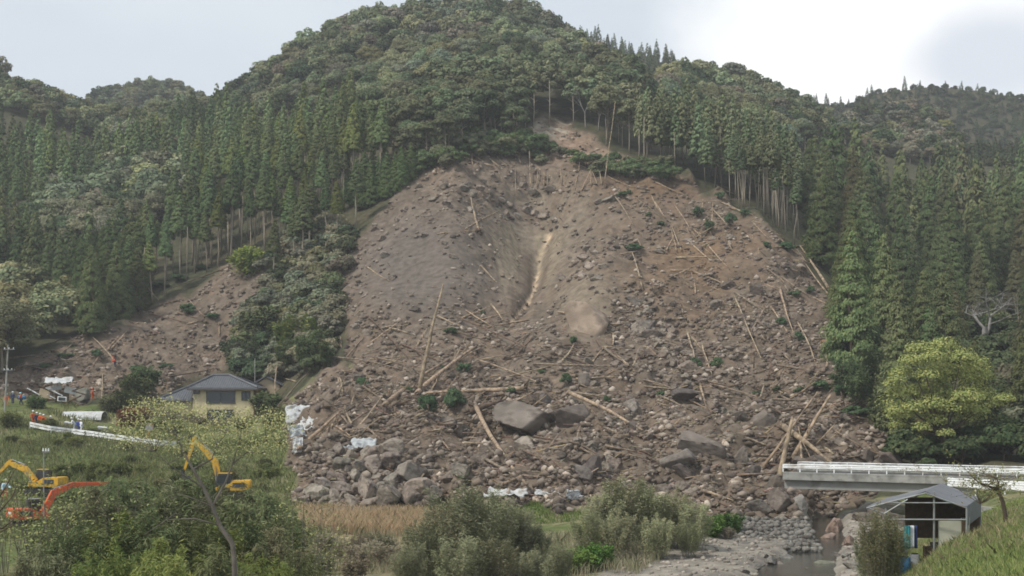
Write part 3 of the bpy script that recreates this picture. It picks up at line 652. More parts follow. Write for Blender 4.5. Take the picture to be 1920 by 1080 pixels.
BIG = [ # notable single rocks
 (985,778,124,66,'huge pale topped boulder half buried in the middle of the lower debris',(.20,.172,.145),0),
 (1068,778,76,58,'dark brown boulder leaning against the right side of the huge boulder',(.14,.115,.098),3),
 (1020,747,36,28,'rounded brown rock above the huge boulder beside a fallen trunk end',(.15,.13,.115),5),
 (1186,757,32,30,'isolated pale topped rock in the debris right of the huge boulder',(.26,.23,.20),7),
 (1274,858,62,54,'round dark boulder with a pale left face above the right shrubs',(.20,.175,.15),2),
 (1290,886,58,28,'layered flat dark rock directly under the round boulder',(.12,.10,.088),9),
 (1312,832,86,56,'smooth tilted brown slab beside the round boulder',(.19,.16,.135),4),
 (1213,608,40,26,'dark flat grey rock alone on the right slope',(.165,.145,.125),6),
 (1192,562,40,20,'grey ledge rock above the lone flat rock on the right slope',(.165,.142,.12),8),
 (1278,736,58,26,'dark flat slab lying across the right debris',(.13,.11,.10),10),
 (1432,788,60,46,'large dusty brown rock near the splintered trunks by the bridge',(.18,.15,.125),1),
 (1391,853,30,44,'upright brown rock left of the bridge end',(.18,.155,.13),11),
 (1412,884,42,28,'dark rounded rock just left of the bridge end',(.13,.11,.098),12),
 (1532,862,48,36,'brown block caught behind the bridge railing under leaning trunks',(.19,.155,.13),13),
 (1662,858,56,40,'reddish brown block at the right tip of the landslide behind the bridge',(.19,.15,.125),3),
 (1625,852,40,36,'dark brown block beside the right tip of the landslide',(.15,.12,.10),5),
 (1500,944,36,44,'upright pale grey block under the left end of the bridge',(.24,.225,.20),1),
 (1426,945,44,34,'dark faced block on the river edge below the bridge end',(.17,.15,.13),8),
 (1466,934,50,50,'big earth covered block below the left end of the bridge',(.18,.15,.125),0),
 (1650,962,46,34,'brown boulder in the shade below the middle of the bridge',(.17,.145,.12),6),
 (1690,972,50,36,'dark boulder behind the canopy below the bridge',(.14,.12,.10),8),
 (1618,968,34,26,'small brown boulder left of the shaded bridge boulders',(.19,.16,.13),9),
 (1462,906,46,46,'earth covered block jammed against the left end of the bridge',(.165,.138,.112),11),
 (1508,866,52,22,'low brown rock pushed up behind the left bridge railing',(.17,.14,.115),4),
 (1086,882,46,36,'pointed pale edged slab near the toe centre of the landslide',(.21,.18,.155),9),
 (1112,870,34,44,'dark steep rock right of the pointed slab at the toe',(.12,.10,.09),12),
 (1152,543,14,14,'small square pale block on the bare slope right of the bulge',(.33,.28,.23),2),
 (882,392,16,14,'pale rock beside the upper tilted trunk',(.3,.26,.22),6),
 (155,738,46,34,'big rounded grey boulder in the wrecked house debris on the left',(.17,.165,.135),7),
 (1568,988,34,46,'upright pinkish rock standing in the river under the canopy side of the bridge',(.33,.24,.19),11),
 (1553,1012,50,34,'pinkish brown rock at the foot of the upright river rock',(.30,.22,.175),2),
 (1592,1012,24,28,'pale pinkish rock right of the upright river rock',(.34,.25,.20),5),
 (1545,1058,50,26,'mossy pale rock in the river pool',(.24,.24,.18),10),
 (1535,1074,60,20,'flat pale rock at the lower edge of the river pool',(.28,.26,.22),4),
]
for x, y, w, h, lb, c, sh in BIG: boulder(x, y, w, h, lb, None, c, shape=sh, sink=.34)
RIV = [(1445,1052,30,20),(1475,1048,34,22),(1420,1062,30,14),(1500,1040,22,14),(1515,1052,26,16),(1465,1062,30,16),(1490,1066,26,14),(1432,1040,20,12),(1600,1060,34,18),(1625,1052,26,16),(1585,1042,22,12),(1405,1048,18,10),(1640,1066,26,16),(1610,1036,20,14),(1530,1034,20,12),(1455,1074,30,14),(1570,1040,18,10),(1395,1070,22,10)]
for x, y, w, h in RIV: boulder(x, y, w, h, 'pale rounded river stone along the edge of the pool', 'pale stones along the river pool', vary((.31, .285, .25), gr, .15, .05), sink=.1)
OUT = [(885,362,20,14),(900,352,18,12),(868,352,24,12),(878,345,16,10),(912,372,14,8),(905,338,14,9),(938,372,26,10),(955,384,20,12),(985,392,22,14),(1002,398,20,12),(1020,404,24,12),(1040,410,18,10),(968,402,18,12),(950,398,14,12),(1052,392,16,10),(1002,360,26,12),(1035,352,30,12),(980,345,16,10),(1095,482,26,14),(1108,498,30,14),(1092,515,22,12),(1118,520,24,12),(1130,498,18,12),(1100,465,18,10),(1145,372,34,8),(1120,378,16,10),(815,372,26,10),(838,380,18,10),(760,392,16,12),(745,412,14,10),(795,440,16,10),(835,455,14,10),(850,480,16,12),(720,478,20,12),(735,520,18,10),(1225,332,18,8),(1180,372,22,8),(1290,450,20,10),(1235,470,26,10),(1330,515,20,10),(1500,500,24,12),(1470,495,20,10)]
for x, y, w, h in OUT: boulder(x, y, w, h*1.15, 'angular pale rock of a ledge on the upper landslide slope', 'ledge rocks on the upper landslide', vary((.25,.21,.172), gr, .2, .05), sink=.25)
boulder(1100, 580, 96, 84, 'large smooth tan outcrop bulging from the slope right of the pale streak', None, (.285,.222,.168), shape=6, sink=.72, tilt=(.1,.1,.3), cat='outcrop', name='rock_outcrop')
# scattered rocks of the debris: the larger ones one by one
cl = [(1225,640,60,60,40),(1270,670,50,40,24),(1210,570,30,20,10),(1180,480,60,40,10),(880,350,80,25,12),(960,400,70,30,12),(1340,450,90,30,12),(720,440,60,40,10),(740,600,80,30,14),(1000,720,220,60,36),(1350,760,120,50,24),(1120,850,90,50,26),(1420,600,90,70,14),(650,740,70,60,18),(330,660,70,40,12),(1550,800,60,40,10),(880,830,90,50,16),(1240,900,60,40,8),(1080,500,30,50,8)]
BLAB = [((0,640,0,1080),'angular rock among the rubble of the left mudslide','rocks in the left mudslide'),((640,1920,0,430),'angular rock on the ledges near the top of the landslide','rocks on the upper landslide'),((640,1150,430,640),'small pale rock on the middle left slope of the landslide','rocks on the middle left slope'),((1150,1920,430,690),'grey rock in the loose rock field on the right slope of the landslide','rocks on the right slope'),((0,1150,640,1080),'brown rock among rubble in the lower left half of the landslide','rocks in the lower left debris'),((1150,1920,690,1080),'brown rock among rubble in the lower right half of the landslide','rocks in the lower right debris')]
nb = 0
for cxb, cyb, rx, ry, n in cl:
    for k in range(n):
        x = cxb+gr.normal()*rx*.6; y = cyb+gr.normal()*ry*.6
        Y = hit(x, y)
        if Y is None or not slide_mask(np.array([x]), np.array([y]), np.array([Y]))[0]: continue
        m = gr.uniform(.8, 1.35)*(1+1.1*gr.random()**4); w = m*F/Y; h = w*gr.uniform(.5, .85)
        for (a, b, c, d), lb, g in BLAB:
            if a <= x < b and c <= y < d: break
        base = (.215, .175, .142) if gr.random() < .55 else ((.28, .235, .19) if gr.random() < .6 else (.13, .105, .088))
        boulder(x, y, w, h, lb, g, vary(base, gr, .15, .05), sink=.3, cat='rock', name='rock'); nb += 1
print('ROCKS', nb)
# rubble: everything too small and too many to count
def rubble(n, name, seed, smin, smax, pick, colf, label):
    r = np.random.default_rng(seed); shapes = [rock_shape(np.random.default_rng(700+i), 1, 9, 0, (.4, .8)) for i in range(12)]
    Vs = []; Fs = []; Cs = []; off = 0; px, py, Y = pick(n, r); X = (px-CX)/F*Y; Z = gz(X, Y)
    sz = smin+(smax-smin)*r.random(len(X))**3.6; sz = sz
    for i in range(len(X)):
        v, f = shapes[int(r.integers(12))]; a = r.uniform(0, 6.28); ca_, sa_ = math.cos(a), math.sin(a)
        v = v*np.array([1, r.uniform(.6, 1), r.uniform(.45, .85)])*sz[i]; v = np.stack([v[:, 0]*ca_-v[:, 1]*sa_, v[:, 0]*sa_+v[:, 1]*ca_, v[:, 2]], -1)
        Vs.append(v+np.array([X[i], Y[i], Z[i]+sz[i]*.15])); Fs.append(f+off); off += len(v); Cs.append(np.repeat([colf(r)], len(v), 0))
    me = np_mesh(name, np.concatenate(Vs), [np.concatenate(Fs)], M['rubble']); ca = me.color_attributes.new('Col', 'FLOAT_COLOR', 'POINT')
    cc = np.concatenate(Cs); ca.data.foreach_set('color', np.concatenate([cc, np.ones((len(cc), 1))], 1).astype(np.float32).ravel())
    tag(ob(name, me), label, name, kind='stuff')
cellpx = np.gradient(GPY, axis=0)
def pick_slide(n, r):
    ok = (S & (GPY < minpy+3)).ravel(); w = (np.abs(cellpx)*np.gradient(GP, axis=1)).ravel()*ok
    P_, Q_ = GP.ravel(), GPY.ravel()
    dens = .48+.52*np.clip((Q_-560)/120, 0, 1)+.5*np.clip(fbm(P_/40, Q_/22, 91, 3)*4, 0, 1)
    sm = np.maximum(blob(P_, Q_, 790, 500, 100, 90, 4), np.maximum(blob(P_, Q_, 985, 500, 75, 110, 4), blob(P_, Q_, 1105, 575, 55, 50, 4))); dens *= 1-.93*sm
    dens += .5*blob(P_, Q_, 1220, 620, 80, 90, 3)+.4*blob(P_, Q_, 1420, 560, 130, 110, 3)
    w = w*dens*(.13+.87*np.clip(fbm(P_/20, Q_/13, 95, 3)*4+.42, 0, 1)); w = np.maximum(w, 0); w /= w.sum()
    k = r.choice(len(w), n, p=w); return P_[k]+r.uniform(-1.5, 1.5, n), Q_[k], GY.ravel()[k]+r.uniform(-.3, .3, n)
def rc(r):
    t = r.random(); c = (.155,.122,.095) if t < .46 else ((.22,.182,.148) if t < .76 else ((.34,.285,.23) if t < .90 else (.11,.09,.08)))
    v = r.uniform(.8, 1.2); return [x*v for x in c]
rubble(32000, 'rubble', 41, .10, .74, pick_slide, rc, 'brown and grey rubble covering the whole landslide')
def pick_river(n, r):
    Y = r.uniform(62, 122, n*3); wx_ = np.interp(Y, [40, 62, 80, 95, 108, 122, 135], [4, 8.5, 15.4, 20, 24.3, 27.5, 31]); X = wx_+r.uniform(-11, 7, n*3)
    k = (np.abs(X-wx_) > 3.2*r.random(n*3)) & ((X > 4) | (Y > 104)); X, Y = X[k][:n], Y[k][:n]; return CX+F*X/Y, None, Y
rubble(2600, 'gravel', 43, .05, .34, pick_river, lambda r: np.array((.30,.265,.225))*r.uniform(.7, 1.25), 'pale gravel and cobbles on the river bank')

# ------------------------------------------------------------------ fallen trunks: (x0, y0, x1, y1) in photo pixels, thick end first
LOGS = '''859 601 1030 682 d|855 628 970 663 d|917 610 942 675 d|998 635 951 687 d|990 605 895 622 p|1054 682 1077 650 p|1110 680 1136 648 p|1150 625 1148 653 p|1178 687 1152 663 p|1151 674 1181 725 d|1187 688 1194 668 p|1000 685 1178 690 b|927 715 1060 682 p|895 680 1028 733 p|1080 718 1155 715 p|985 737 800 746 P|960 737 918 778 p|880 772 946 750 D|1066 752 1205 830 P|1020 655 1072 652 b|1212 672 1246 637 b|1012 768 1052 768 b
766 530 845 677 dU|785 738 831 532 PU|692 595 765 672 d|697 643 747 605 p|782 650 801 618 p|752 644 832 681 d|694 675 790 668 p|612 670 767 700 b|842 697 872 642 p|842 692 893 655 p|782 742 890 657 P|720 775 842 690 P|636 715 641 740 p|650 670 683 632 b|642 610 654 562 b|636 610 648 545 b|612 640 638 575 b|640 652 638 630 b|625 668 613 640 b|643 742 632 715 p|803 745 820 715 p|522 760 584 690 bU|516 758 518 685 pU|564 705 567 686 p|555 715 531 708 p
662 818 719 747 p|658 795 646 760 p|710 785 756 773 p|560 855 640 785 P|585 825 650 780 p|665 740 655 775 b|840 725 912 738 b|622 800 630 780 p|700 740 735 725 b|632 800 660 820 p
892 778 988 935 PO|980 850 1042 885 d|905 882 1042 893 b|945 910 988 893 p|1133 808 1180 832 b|878 835 895 805 b
1484 866 1557 740 PU|1432 875 1532 735 pU|1446 735 1470 802 pU|1470 802 1562 872 P|1459 907 1486 782 PU|1505 872 1497 800 p|1313 720 1324 763 p|1225 720 1395 748 b|1340 725 1440 755 b|1450 755 1578 765 b|1426 745 1432 720 p|1445 728 1468 738 p|1320 925 1375 945 p|1545 845 1563 860 p|1575 732 1602 715 b|1485 800 1478 832 p|1520 790 1512 812 b|1210 740 1290 752 b
1378 560 1427 676 p|1395 560 1435 585 b|1405 635 1442 573 b|1446 578 1465 605 p|1463 540 1488 625 p|1496 605 1532 690 p|1471 618 1482 637 p|1288 623 1305 682 p|1288 620 1316 655 p|1316 655 1335 715 p|1340 668 1357 688 p|1470 667 1483 680 b|1551 693 1549 674 p|1535 675 1560 670 p|1540 645 1580 636 o|1550 655 1582 650 o
1277 473 1258 425 p|1268 473 1257 430 p|1250 473 1265 445 p|1225 380 1247 412 p|1265 385 1308 450 p|1300 430 1320 450 p|1328 460 1363 500 p|1297 512 1365 540 p|1376 550 1437 585 b|1410 420 1440 452 p|1335 395 1368 432 p|1465 450 1492 475 p|1555 545 1500 463 P|1552 552 1510 495 p|1440 505 1465 523 p|1465 523 1520 562 b|1465 525 1478 548 p|1525 558 1550 570 p|1488 540 1500 520 b|1577 567 1613 552 b|1318 380 1312 412 p|1335 430 1337 385 p|1203 546 1185 485 p|1304 550 1302 525 p
1133 345 1153 190 pU|1007 352 1008 312 pU|1026 352 1027 315 pU|1020 352 1020 322 pU|1031 366 1035 328 pU|1053 345 1050 308 pU|1078 355 1083 325 pU|1090 357 1108 318 pU|1107 350 1108 320 pU|1120 346 1110 320 pU|1128 346 1124 320 pU|1085 320 1088 294 pU|1113 305 1111 288 pU|1140 330 1190 352 p|1230 342 1288 368 p|1270 333 1235 307 p|1152 375 1187 432 p|1195 375 1240 410 b|1222 372 1247 414 p|1345 355 1375 370 p|1350 378 1395 402 p|1240 335 1262 345 b
898 436 883 372 PR|886 309 885 288 pU|925 320 862 302 p|925 318 888 295 p|935 320 898 286 p|950 315 928 294 p|976 308 964 287 p|945 345 925 308 b|967 366 966 308 pU|995 356 993 283 pU|816 320 808 310 p|823 318 819 312 p|848 313 841 304 p|767 337 761 327 p|783 335 777 326 p|690 375 760 335 d
262 585 242 500 bU|297 563 250 508 bU|283 568 255 530 bU|335 562 265 585 d|355 568 383 600 p|280 590 352 607 d|352 607 383 600 p|202 658 222 633 p|210 660 238 630 p|175 685 205 640 b|411 630 411 603 p|415 580 460 540 b|432 645 448 630 p|191 746 192 702 p|115 676 152 675 p|112 670 140 648 b|20 672 65 667 b|222 692 174 640 p|320 705 410 690 d|93 645 125 632 d|20 716 85 719 b|280 605 300 622 b|246 645 252 625 b|255 640 262 622 b|430 500 300 550 d|380 520 420 505 d|30 690 90 676 b|40 735 110 725 b|60 700 130 716 b|330 588 372 600 b|150 632 205 612 d'''
LCOL = {'p': (.335,.255,.172), 'P': (.31,.235,.16), 'b': (.215,.165,.118), 'd': (.12,.082,.058), 'D': (.11,.075,.055), 'o': (.42,.20,.10)}
def area(x, y):
    if x < 560 and y < 760: return 'in the left mudslide'
    if y < 330 and x > 840: return 'at the rim above the landslide scar'
    if x > 1420 and y > 700: return 'in the tangle behind the bridge'
    if x < 720 and y > 690: return 'by the crushed white sheets at the left toe'
    if y < 460: return 'on the upper landslide slope'
    if x > 1180 and y < 700: return 'on the right slope of the landslide'
    if y < 700: return 'across the middle of the landslide'
    return 'over the lower debris of the landslide'
groups = {}; lrng = np.random.default_rng(61)
ULAB = {'859 601 1030 682 d': 'long straight dark trunk slanting down right across the middle of the landslide', '785 738 831 532 PU': 'tall pale trunk standing steeply upright in the middle of the debris', '766 530 845 677 dU': 'dark thin trunk crossing the tall upright pale trunk', '892 778 988 935 PO': 'thick pale splintered trunk sliding down to the toe centre', '1484 866 1557 740 PU': 'thickest leaning trunk with root plate by the bridge end', '1133 345 1153 190 pU': 'very tall thin bare tree leaning above the landslide scar', '898 436 883 372 PR': 'pale upturned trunk with dark root ball on the upper left slope', '1066 752 1205 830 P': 'long reddish trunk pointing down right from beside the huge boulder', '985 737 800 746 P': 'thick level trunk with root plate above the huge boulder', '1459 907 1486 782 PU': 'leaning trunk whose lower end hangs over the bridge end', '518 685': '', '191 746 192 702 p': 'pale upright post like trunk by the wrecked house', '516 758 518 685 pU': 'pale upright broken trunk right of the tiled house', '522 760 584 690 bU': 'long pole propped up at the left edge of the debris beside the house'}
g4 = np.random.default_rng(64)
for q in range(110):        # shorter pieces lying thick over the lower debris
    x = g4.uniform(620, 1640); y = g4.uniform(640, 900) if q % 4 else g4.uniform(380, 620)
    if not inpoly(np.array([x]), np.array([y]), SLIDE)[0] or (x < 820 and y > 820): continue
    a = g4.normal()*.55; L_ = g4.uniform(28, 90); LOGS += '|%d %d %d %d %s' % (x, y, x+math.cos(a)*L_, y+math.sin(a)*L_*.7, 'pbdb'[q % 4])
nl = 0
for tok in LOGS.replace('\n', '|').split('|'):
    a = tok.split(); x0, y0, x1, y1 = map(float, a[:4]); k = a[4]
    Y0 = hit(x0, y0); Y1 = hit(x1, y1)
    if not Y0 or not Y1: continue
    if 'U' in k or abs(Y1-Y0) > 34: Y1 = Y0+max(-1.5, min(4, (Y1-Y0)*.25))
    if 'O' in k: Y1 = hit(x1, y1)-.5
    r0 = {'P': .30, 'D': .42}.get(k[0], .145)*lrng.uniform(.85, 1.2)
    if '160' in tok and False: pass
    if Y0 > 240: r0 *= .8
    p0 = P3(x0, y0, Y0-.25); p1 = P3(x1, y1, Y1-.35)
    tt = np.linspace(.08, .92, 9); ln_ = np.array(p0)+(np.array(p1)-np.array(p0))*tt[:, None]; ex = float(np.max(gz(ln_[:, 0], ln_[:, 1])-ln_[:, 2]))
    up0 = Vector((0, 0, min(1.3, max(0, ex+.05)))); p0 = p0+up0*(.8 if 'U' not in k else .2); p1 = p1+up0; Lg = (p1-p0).length
    bow = (p1-p0).cross(Vector((0, 1, 0))).normalized()*Lg*lrng.uniform(-.011, .011)
    if Y0 > 245 and 'p' in k and 'U' not in k: bow *= 2.5
    o_ = empty('fallen_trunk', p0) if 'R' in k or tok in ('1484 866 1557 740 PU', '985 737 800 746 P') else None
    n = 6; pts = [p0+(p1-p0)*(i/(n-1))+bow*math.sin(math.pi*i/(n-1))+Vector(lrng.normal(size=3))*.03 for i in range(n)]
    pts = [p-p0 for p in pts]; rad = [r0*(1-.62*i/(n-1)) for i in range(n)]
    mb = MB(); mb.tube(pts, rad, 8)
    ax = (p1-p0).normalized(); side = ax.cross(Vector((.3, .2, 1))).normalized(); up_ = ax.cross(side)
    for q in range(3):        # splinters at the broken end
        an = q*2.1+lrng.random(); off = (side*math.cos(an)+up_*math.sin(an))*r0*.5
        mb.tube([off, off*.9-ax*r0*lrng.uniform(1.2, 3)], [r0*.45, r0*.05], 5)
    for q in range(int(lrng.integers(1, 4))):   # snapped branch stubs
        t = lrng.uniform(.3, .9); c_ = (p1-p0)*t; an = lrng.uniform(0, 6.28); dr = side*math.cos(an)+up_*math.sin(an)+ax*.5
        mb.tube([c_, c_+dr*r0*lrng.uniform(2, 5)], [r0*.25, r0*.06], 4)
    dxp, dyp = x1-x0, y1-y0; ang = abs(math.degrees(math.atan2(dyp, dxp))); ang = min(ang, 180-ang)
    tone = {'p': 'pale', 'P': 'thick pale', 'b': 'brown', 'd': 'dark', 'D': 'thick dark', 'o': 'reddish'}[k[0]]
    ori = 'upright' if ang > 66 else ('slanting' if ang > 22 else 'level')
    dr_ = '' if ori != 'slanting' else (' falling right' if dxp*dyp > 0 else ' falling left')
    lb = ULAB.get(tok) or f'{tone} {ori} trunk{dr_} {area((x0+x1)/2, (y0+y1)/2)}'
    g = None if ULAB.get(tok) else f'{tone} {ori}{dr_} trunks {area((x0+x1)/2, (y0+y1)/2)}'
    c = vary(LCOL[k[0]], lrng, .14, .05)
    if o_ is None:
        t = ob('fallen_trunk', mb.mesh('fallen_trunk', M['log'], True), None, p0, color=c); tag(t, lb, 'tree trunk', g)
    else:
        tag(o_, lb, 'tree trunk', g); ob('trunk', mb.mesh('trunk', M['log'], True), o_, color=c)
        rb = MB()
        for q in range(16):
            an = q*.39; d_ = (side*math.cos(an)+up_*math.sin(an))
            rb.tube([Vector((0, 0, 0)), d_*r0*2.2-ax*r0*lrng.uniform(-.4, .8), d_*r0*lrng.uniform(3, 4.6)-ax*r0*lrng.uniform(0, 2)], [r0*.6, r0*.35, r0*.06], 5)
        ob('root_plate', rb.mesh('root_plate', M['bark'], True), o_)
    nl += 1
print('LOGS', nl)
g5 = np.random.default_rng(67); nbk = 0
for x0, x1, y0, y1, n, am, lb in ((600,900,660,840,95,-.55,'thin broken pole in the tangle at the lower centre left of the landslide'),(1400,1640,690,880,55,-.7,'thin broken pole in the tangle behind the left end of the bridge'),(1180,1560,430,690,60,1.0,'thin snapped pole on the right slope of the landslide'),(1330,1560,370,560,30,.75,'thin toppled pole along the right rim of the landslide'),(880,1240,640,800,50,.35,'thin broken pole above the huge boulder')):
    for q in range(n):
        x, y = g5.uniform(x0, x1), g5.uniform(y0, y1); Y = hit(x, y)
        if not Y or not slide_mask(np.array([x]), np.array([y]), np.array([Y]))[0]: continue
        a = am+g5.normal()*.55; L_ = g5.uniform(18, 62); p0 = P3(x, y, Y-.2); q1 = (x+math.cos(a)*L_, y+math.sin(a)*L_*.8); p1 = P3(q1[0], q1[1], Y-.2+g5.uniform(-1, 1.5)); dv = p1-p0
        lift = max(0, float(np.max(gz(np.array([p0.x+dv.x*t for t in (.2,.5,.8)]), np.array([p0.y+dv.y*t for t in (.2,.5,.8)]))-np.array([p0.z+dv.z*t for t in (.2,.5,.8)])))); p0 = p0+Vector((0,0,min(1, lift*.8+.1)))
        r0 = g5.uniform(.06, .11); mb = MB(); mb.tube([(0,0,0), dv*.5+Vector(g5.normal(size=3))*.08, dv], [r0, r0*.8, r0*.45], 5)
        for k in range(2): t = g5.uniform(.3, .9); mb.tube([dv*t, dv*t+Vector(g5.normal(size=3))*.5], [r0*.4, r0*.1], 3)
        tag(ob('broken_pole', mb.mesh('broken_pole', M['log'], True), None, p0, color=vary(LCOL['pbdb'[q % 4]], g5, .15, .05)), lb, 'broken trunk', lb.replace('thin broken pole', 'broken poles').replace('thin snapped pole', 'snapped poles').replace('thin toppled pole', 'toppled poles')); nbk += 1
print('POLES', nbk)
# splinters and twigs littering the debris
def sticks(n, seed):
    r = np.random.default_rng(seed); px, py, Y = pick_slide(n, r); X = (px-CX)/F*Y; Z = gz(X, Y)
    keep = (py > 560) | (r.random(n) < .4); X, Y, Z = X[keep], Y[keep], Z[keep]; Vs = []; Fs = []; Cs = []
    for i in range(len(X)):
        L_ = r.uniform(.5, 1.6)*(1+1.8*r.random()**4); a = r.uniform(0, math.pi); e = r.normal()*.3; d = np.array([math.cos(a)*math.cos(e), math.sin(a)*math.cos(e)*.7, math.sin(e)]); u = np.cross(d, [0, 0, 1.]); u /= np.linalg.norm(u)+1e-6; v = np.cross(d, u)
        rr = r.uniform(.025, .075); p = np.array([X[i], Y[i], Z[i]+.12]); ring = [u*rr, (-.5*u+.87*v)*rr, (-.5*u-.87*v)*rr]
        Vs += [p-d*L_/2+q for q in ring]+[p+d*L_/2+q*.5 for q in ring]; b = 6*i
        Fs += [[b, b+1, b+4, b+3], [b+1, b+2, b+5, b+4], [b+2, b, b+3, b+5]]
        c = LCOL['pbd'[int(r.choice(3, p=[.4, .4, .2]))]]; Cs += [[x*r.uniform(.8, 1.1) for x in c]]*6
    me = np_mesh('branch_litter', np.array(Vs), [np.array(Fs)], M['rubble']); ca = me.color_attributes.new('Col', 'FLOAT_COLOR', 'POINT')
    ca.data.foreach_set('color', np.concatenate([np.array(Cs), np.ones((len(Cs), 1))], 1).astype(np.float32).ravel())
    tag(ob('branch_litter', me), 'broken branches and splinters strewn over the debris', 'branches', kind='stuff')
sticks(5200, 47)
# ------------------------------------------------------------------ houses
def Z(d): return CAMZ+d
def house():
    e = empty('tiled_house', (-42.7, 208.5, Z(-4.6)))
    tag(e, 'cream two-storey house with grey hipped tile roof standing beside the debris', 'house')
    o = Vector(e.location); rel = lambda p: Vector(p)-o
    def B(mb, x0, x1, y0, y1, z0, z1): mb.box(rel(((x0+x1)/2, (y0+y1)/2, (z0+z1)/2)), (x1-x0, y1-y0, z1-z0))
    w = MB(); B(w, -47.2, -38.2, 205, 212, Z(-5.2), Z(1.0)); w.ob('wall', M['plaster'], e)
    w = MB(); B(w, -51.6, -47.25, 205.6, 211.4, Z(-5.2), Z(-.75)); w.ob('wall', M['plaster'], e)
    def hip(x0, x1, y0, y1, ze, zr, rx0, rx1, ry):
        r = MB(); vs = [(x0,y0,ze),(x1,y0,ze),(x1,y1,ze),(x0,y1,ze),(rx0,ry,zr),(rx1,ry,zr)]
        lo = [(a, b, c-.22) for a, b, c in vs[:4]]
        r.add([rel(v) for v in vs+lo], [(0,1,5,4),(1,2,5),(2,3,4,5),(3,0,4),(0,6,7,1),(1,7,8,2),(2,8,9,3),(3,9,6,0),(6,9,8,7)])
        V_ = [Vector(v) for v in vs]
        for a, b in ((0,4),(1,5),(2,5),(3,4),(4,5)):
            if (V_[a]-V_[b]).length > .2: r.tube([rel(V_[a]+Vector((0,0,.1))), rel(V_[b]+Vector((0,0,.12)))], .15, 6)
        n = int((x1-x0)/.33)          # rolls of the tiles down the front and sides
        for i in range(1, n):
            x = x0+(x1-x0)*i/n; k = min(1, (x-x0)/max(.01, rx0-x0), (x1-x)/max(.01, x1-rx1))
            r.tube([rel((x, y0-.02, ze+.02)), rel((x, y0+(ry-y0)*k, ze+(zr-ze)*k+.02))], .055, 4, False)
        return r
    rf = hip(-47.9, -37.5, 204.3, 212.7, Z(1.02), Z(2.9), -44.8, -42.5, 208.5).ob('roof', M['tile'], e)
    hip(-52.4, -47.23, 204.8, 212.2, Z(-.72), Z(1.0), -49.0, -47.24, 208.4).ob('roof', M['tile'], e)
    g = MB(); B(g, -47.9, -37.5, 204.22, 204.3, Z(.66), Z(.8)); g.ob('gutter', M['timber'], e)
    for x0, x1, z0, z1 in ((-45.1,-41.0,-1.2,.42),(-47.0,-46.2,.2,.85),(-39.9,-38.75,-.75,.38),(-45.0,-41.2,-4.3,-2.3)):
        f = MB()
        for a, b, c, d in ((x0-.08,x1+.08,z1,z1+.1),(x0-.08,x1+.08,z0-.1,z0),(x0-.08,x0,z0,z1),(x1,x1+.08,z0,z1),((x0+x1)/2-.04,(x0+x1)/2+.04,z0,z1)): B(f, a, b, 204.9, 205.05, Z(c), Z(d))
        fo = f.ob('window', M['darkmetal'], e); p = MB(); B(p, x0, x1, 204.96, 204.99, Z(z0), Z(z1)); p.ob('pane', M['glass'], fo)
    s = MB(); B(s, -45.4, -40.8, 204.3, 205.0, Z(.50), Z(.60)); s.ob('window_hood', M['tile'], e)
    s = MB(); B(s, -38.2, -37.95, 204.9, 205.2, Z(-5), Z(.95)); s.ob('drainpipe', M['timber'], e)
house()
def gable_house():
    e = empty('gabled_house', (-37.4, 215, Z(-4.4))); tag(e, 'beige gable-ended house tucked behind the tiled house by a broken trunk', 'house')
    o = Vector(e.location); rel = lambda p: Vector(p)-o
    prof = [(-39.4, Z(-5)), (-35.5, Z(-5)), (-35.5, Z(1.45)), (-37.6, Z(2.6)), (-39.4, Z(1.45))]
    w = MB(); w.prism([(x-o.x, z-o.z) for x, z in prof], 212-o.y, 218-o.y); w.ob('wall', M['plaster2'], e)
    r = MB()
    for sx, xe in ((-1, -40.0), (1, -34.9)):
        r.add([rel(v) for v in ((-37.6, 211.5, Z(2.72)), (xe, 211.5, Z(1.30)), (xe, 218.5, Z(1.30)), (-37.6, 218.5, Z(2.72)), (-37.6, 211.5, Z(2.9)), (xe, 211.5, Z(1.48)), (xe, 218.5, Z(1.48)), (-37.6, 218.5, Z(2.9)))], [(0,1,2,3),(4,7,6,5),(0,4,5,1),(1,5,6,2),(2,6,7,3),(3,7,4,0)])
    r.tube([rel((-37.6, 211.4, Z(2.95))), rel((-37.6, 218.6, Z(2.95)))], .14, 6); r.ob('roof', M['tile'], e)
    f = MB(); f.box(rel((-38.2, 211.97, Z(.2))), (.9, .1, .9)); fo = f.ob('window', M['darkmetal'], e); p = MB(); p.box(rel((-38.2, 211.9, Z(.2))), (.74, .04, .74)); p.ob('pane', M['glass'], fo)
gable_house()
def far_roof():
    e = empty('roadside_house', (56.5, 149, float(gz(56.5, 149)))); tag(e, 'low house with pale metal roof at the right edge beyond the bridge', 'house'); g = Z(-7.4)-e.location.z
    w = MB(); w.box((0, 0, g+1.2), (7, 5, 3.4)); w.ob('wall', M['plaster2'], e); r = MB()
    r.add([(-4.2,-3.1,g+.9),(4.2,-3.1,g+.9),(4.2,.1,g+2.2),(-4.2,.1,g+2.2),(-4.2,3.1,g+.9),(4.2,3.1,g+.9),(-4.2,-3.1,g+.75),(4.2,-3.1,g+.75),(4.2,3.1,g+.75),(-4.2,3.1,g+.75)], [(0,1,2,3),(3,2,5,4),(0,6,7,1),(4,5,8,9),(6,9,8,7),(0,3,4,9,6),(1,7,8,5,2)])
    r.ob('roof', M['metal'], e)
far_roof()
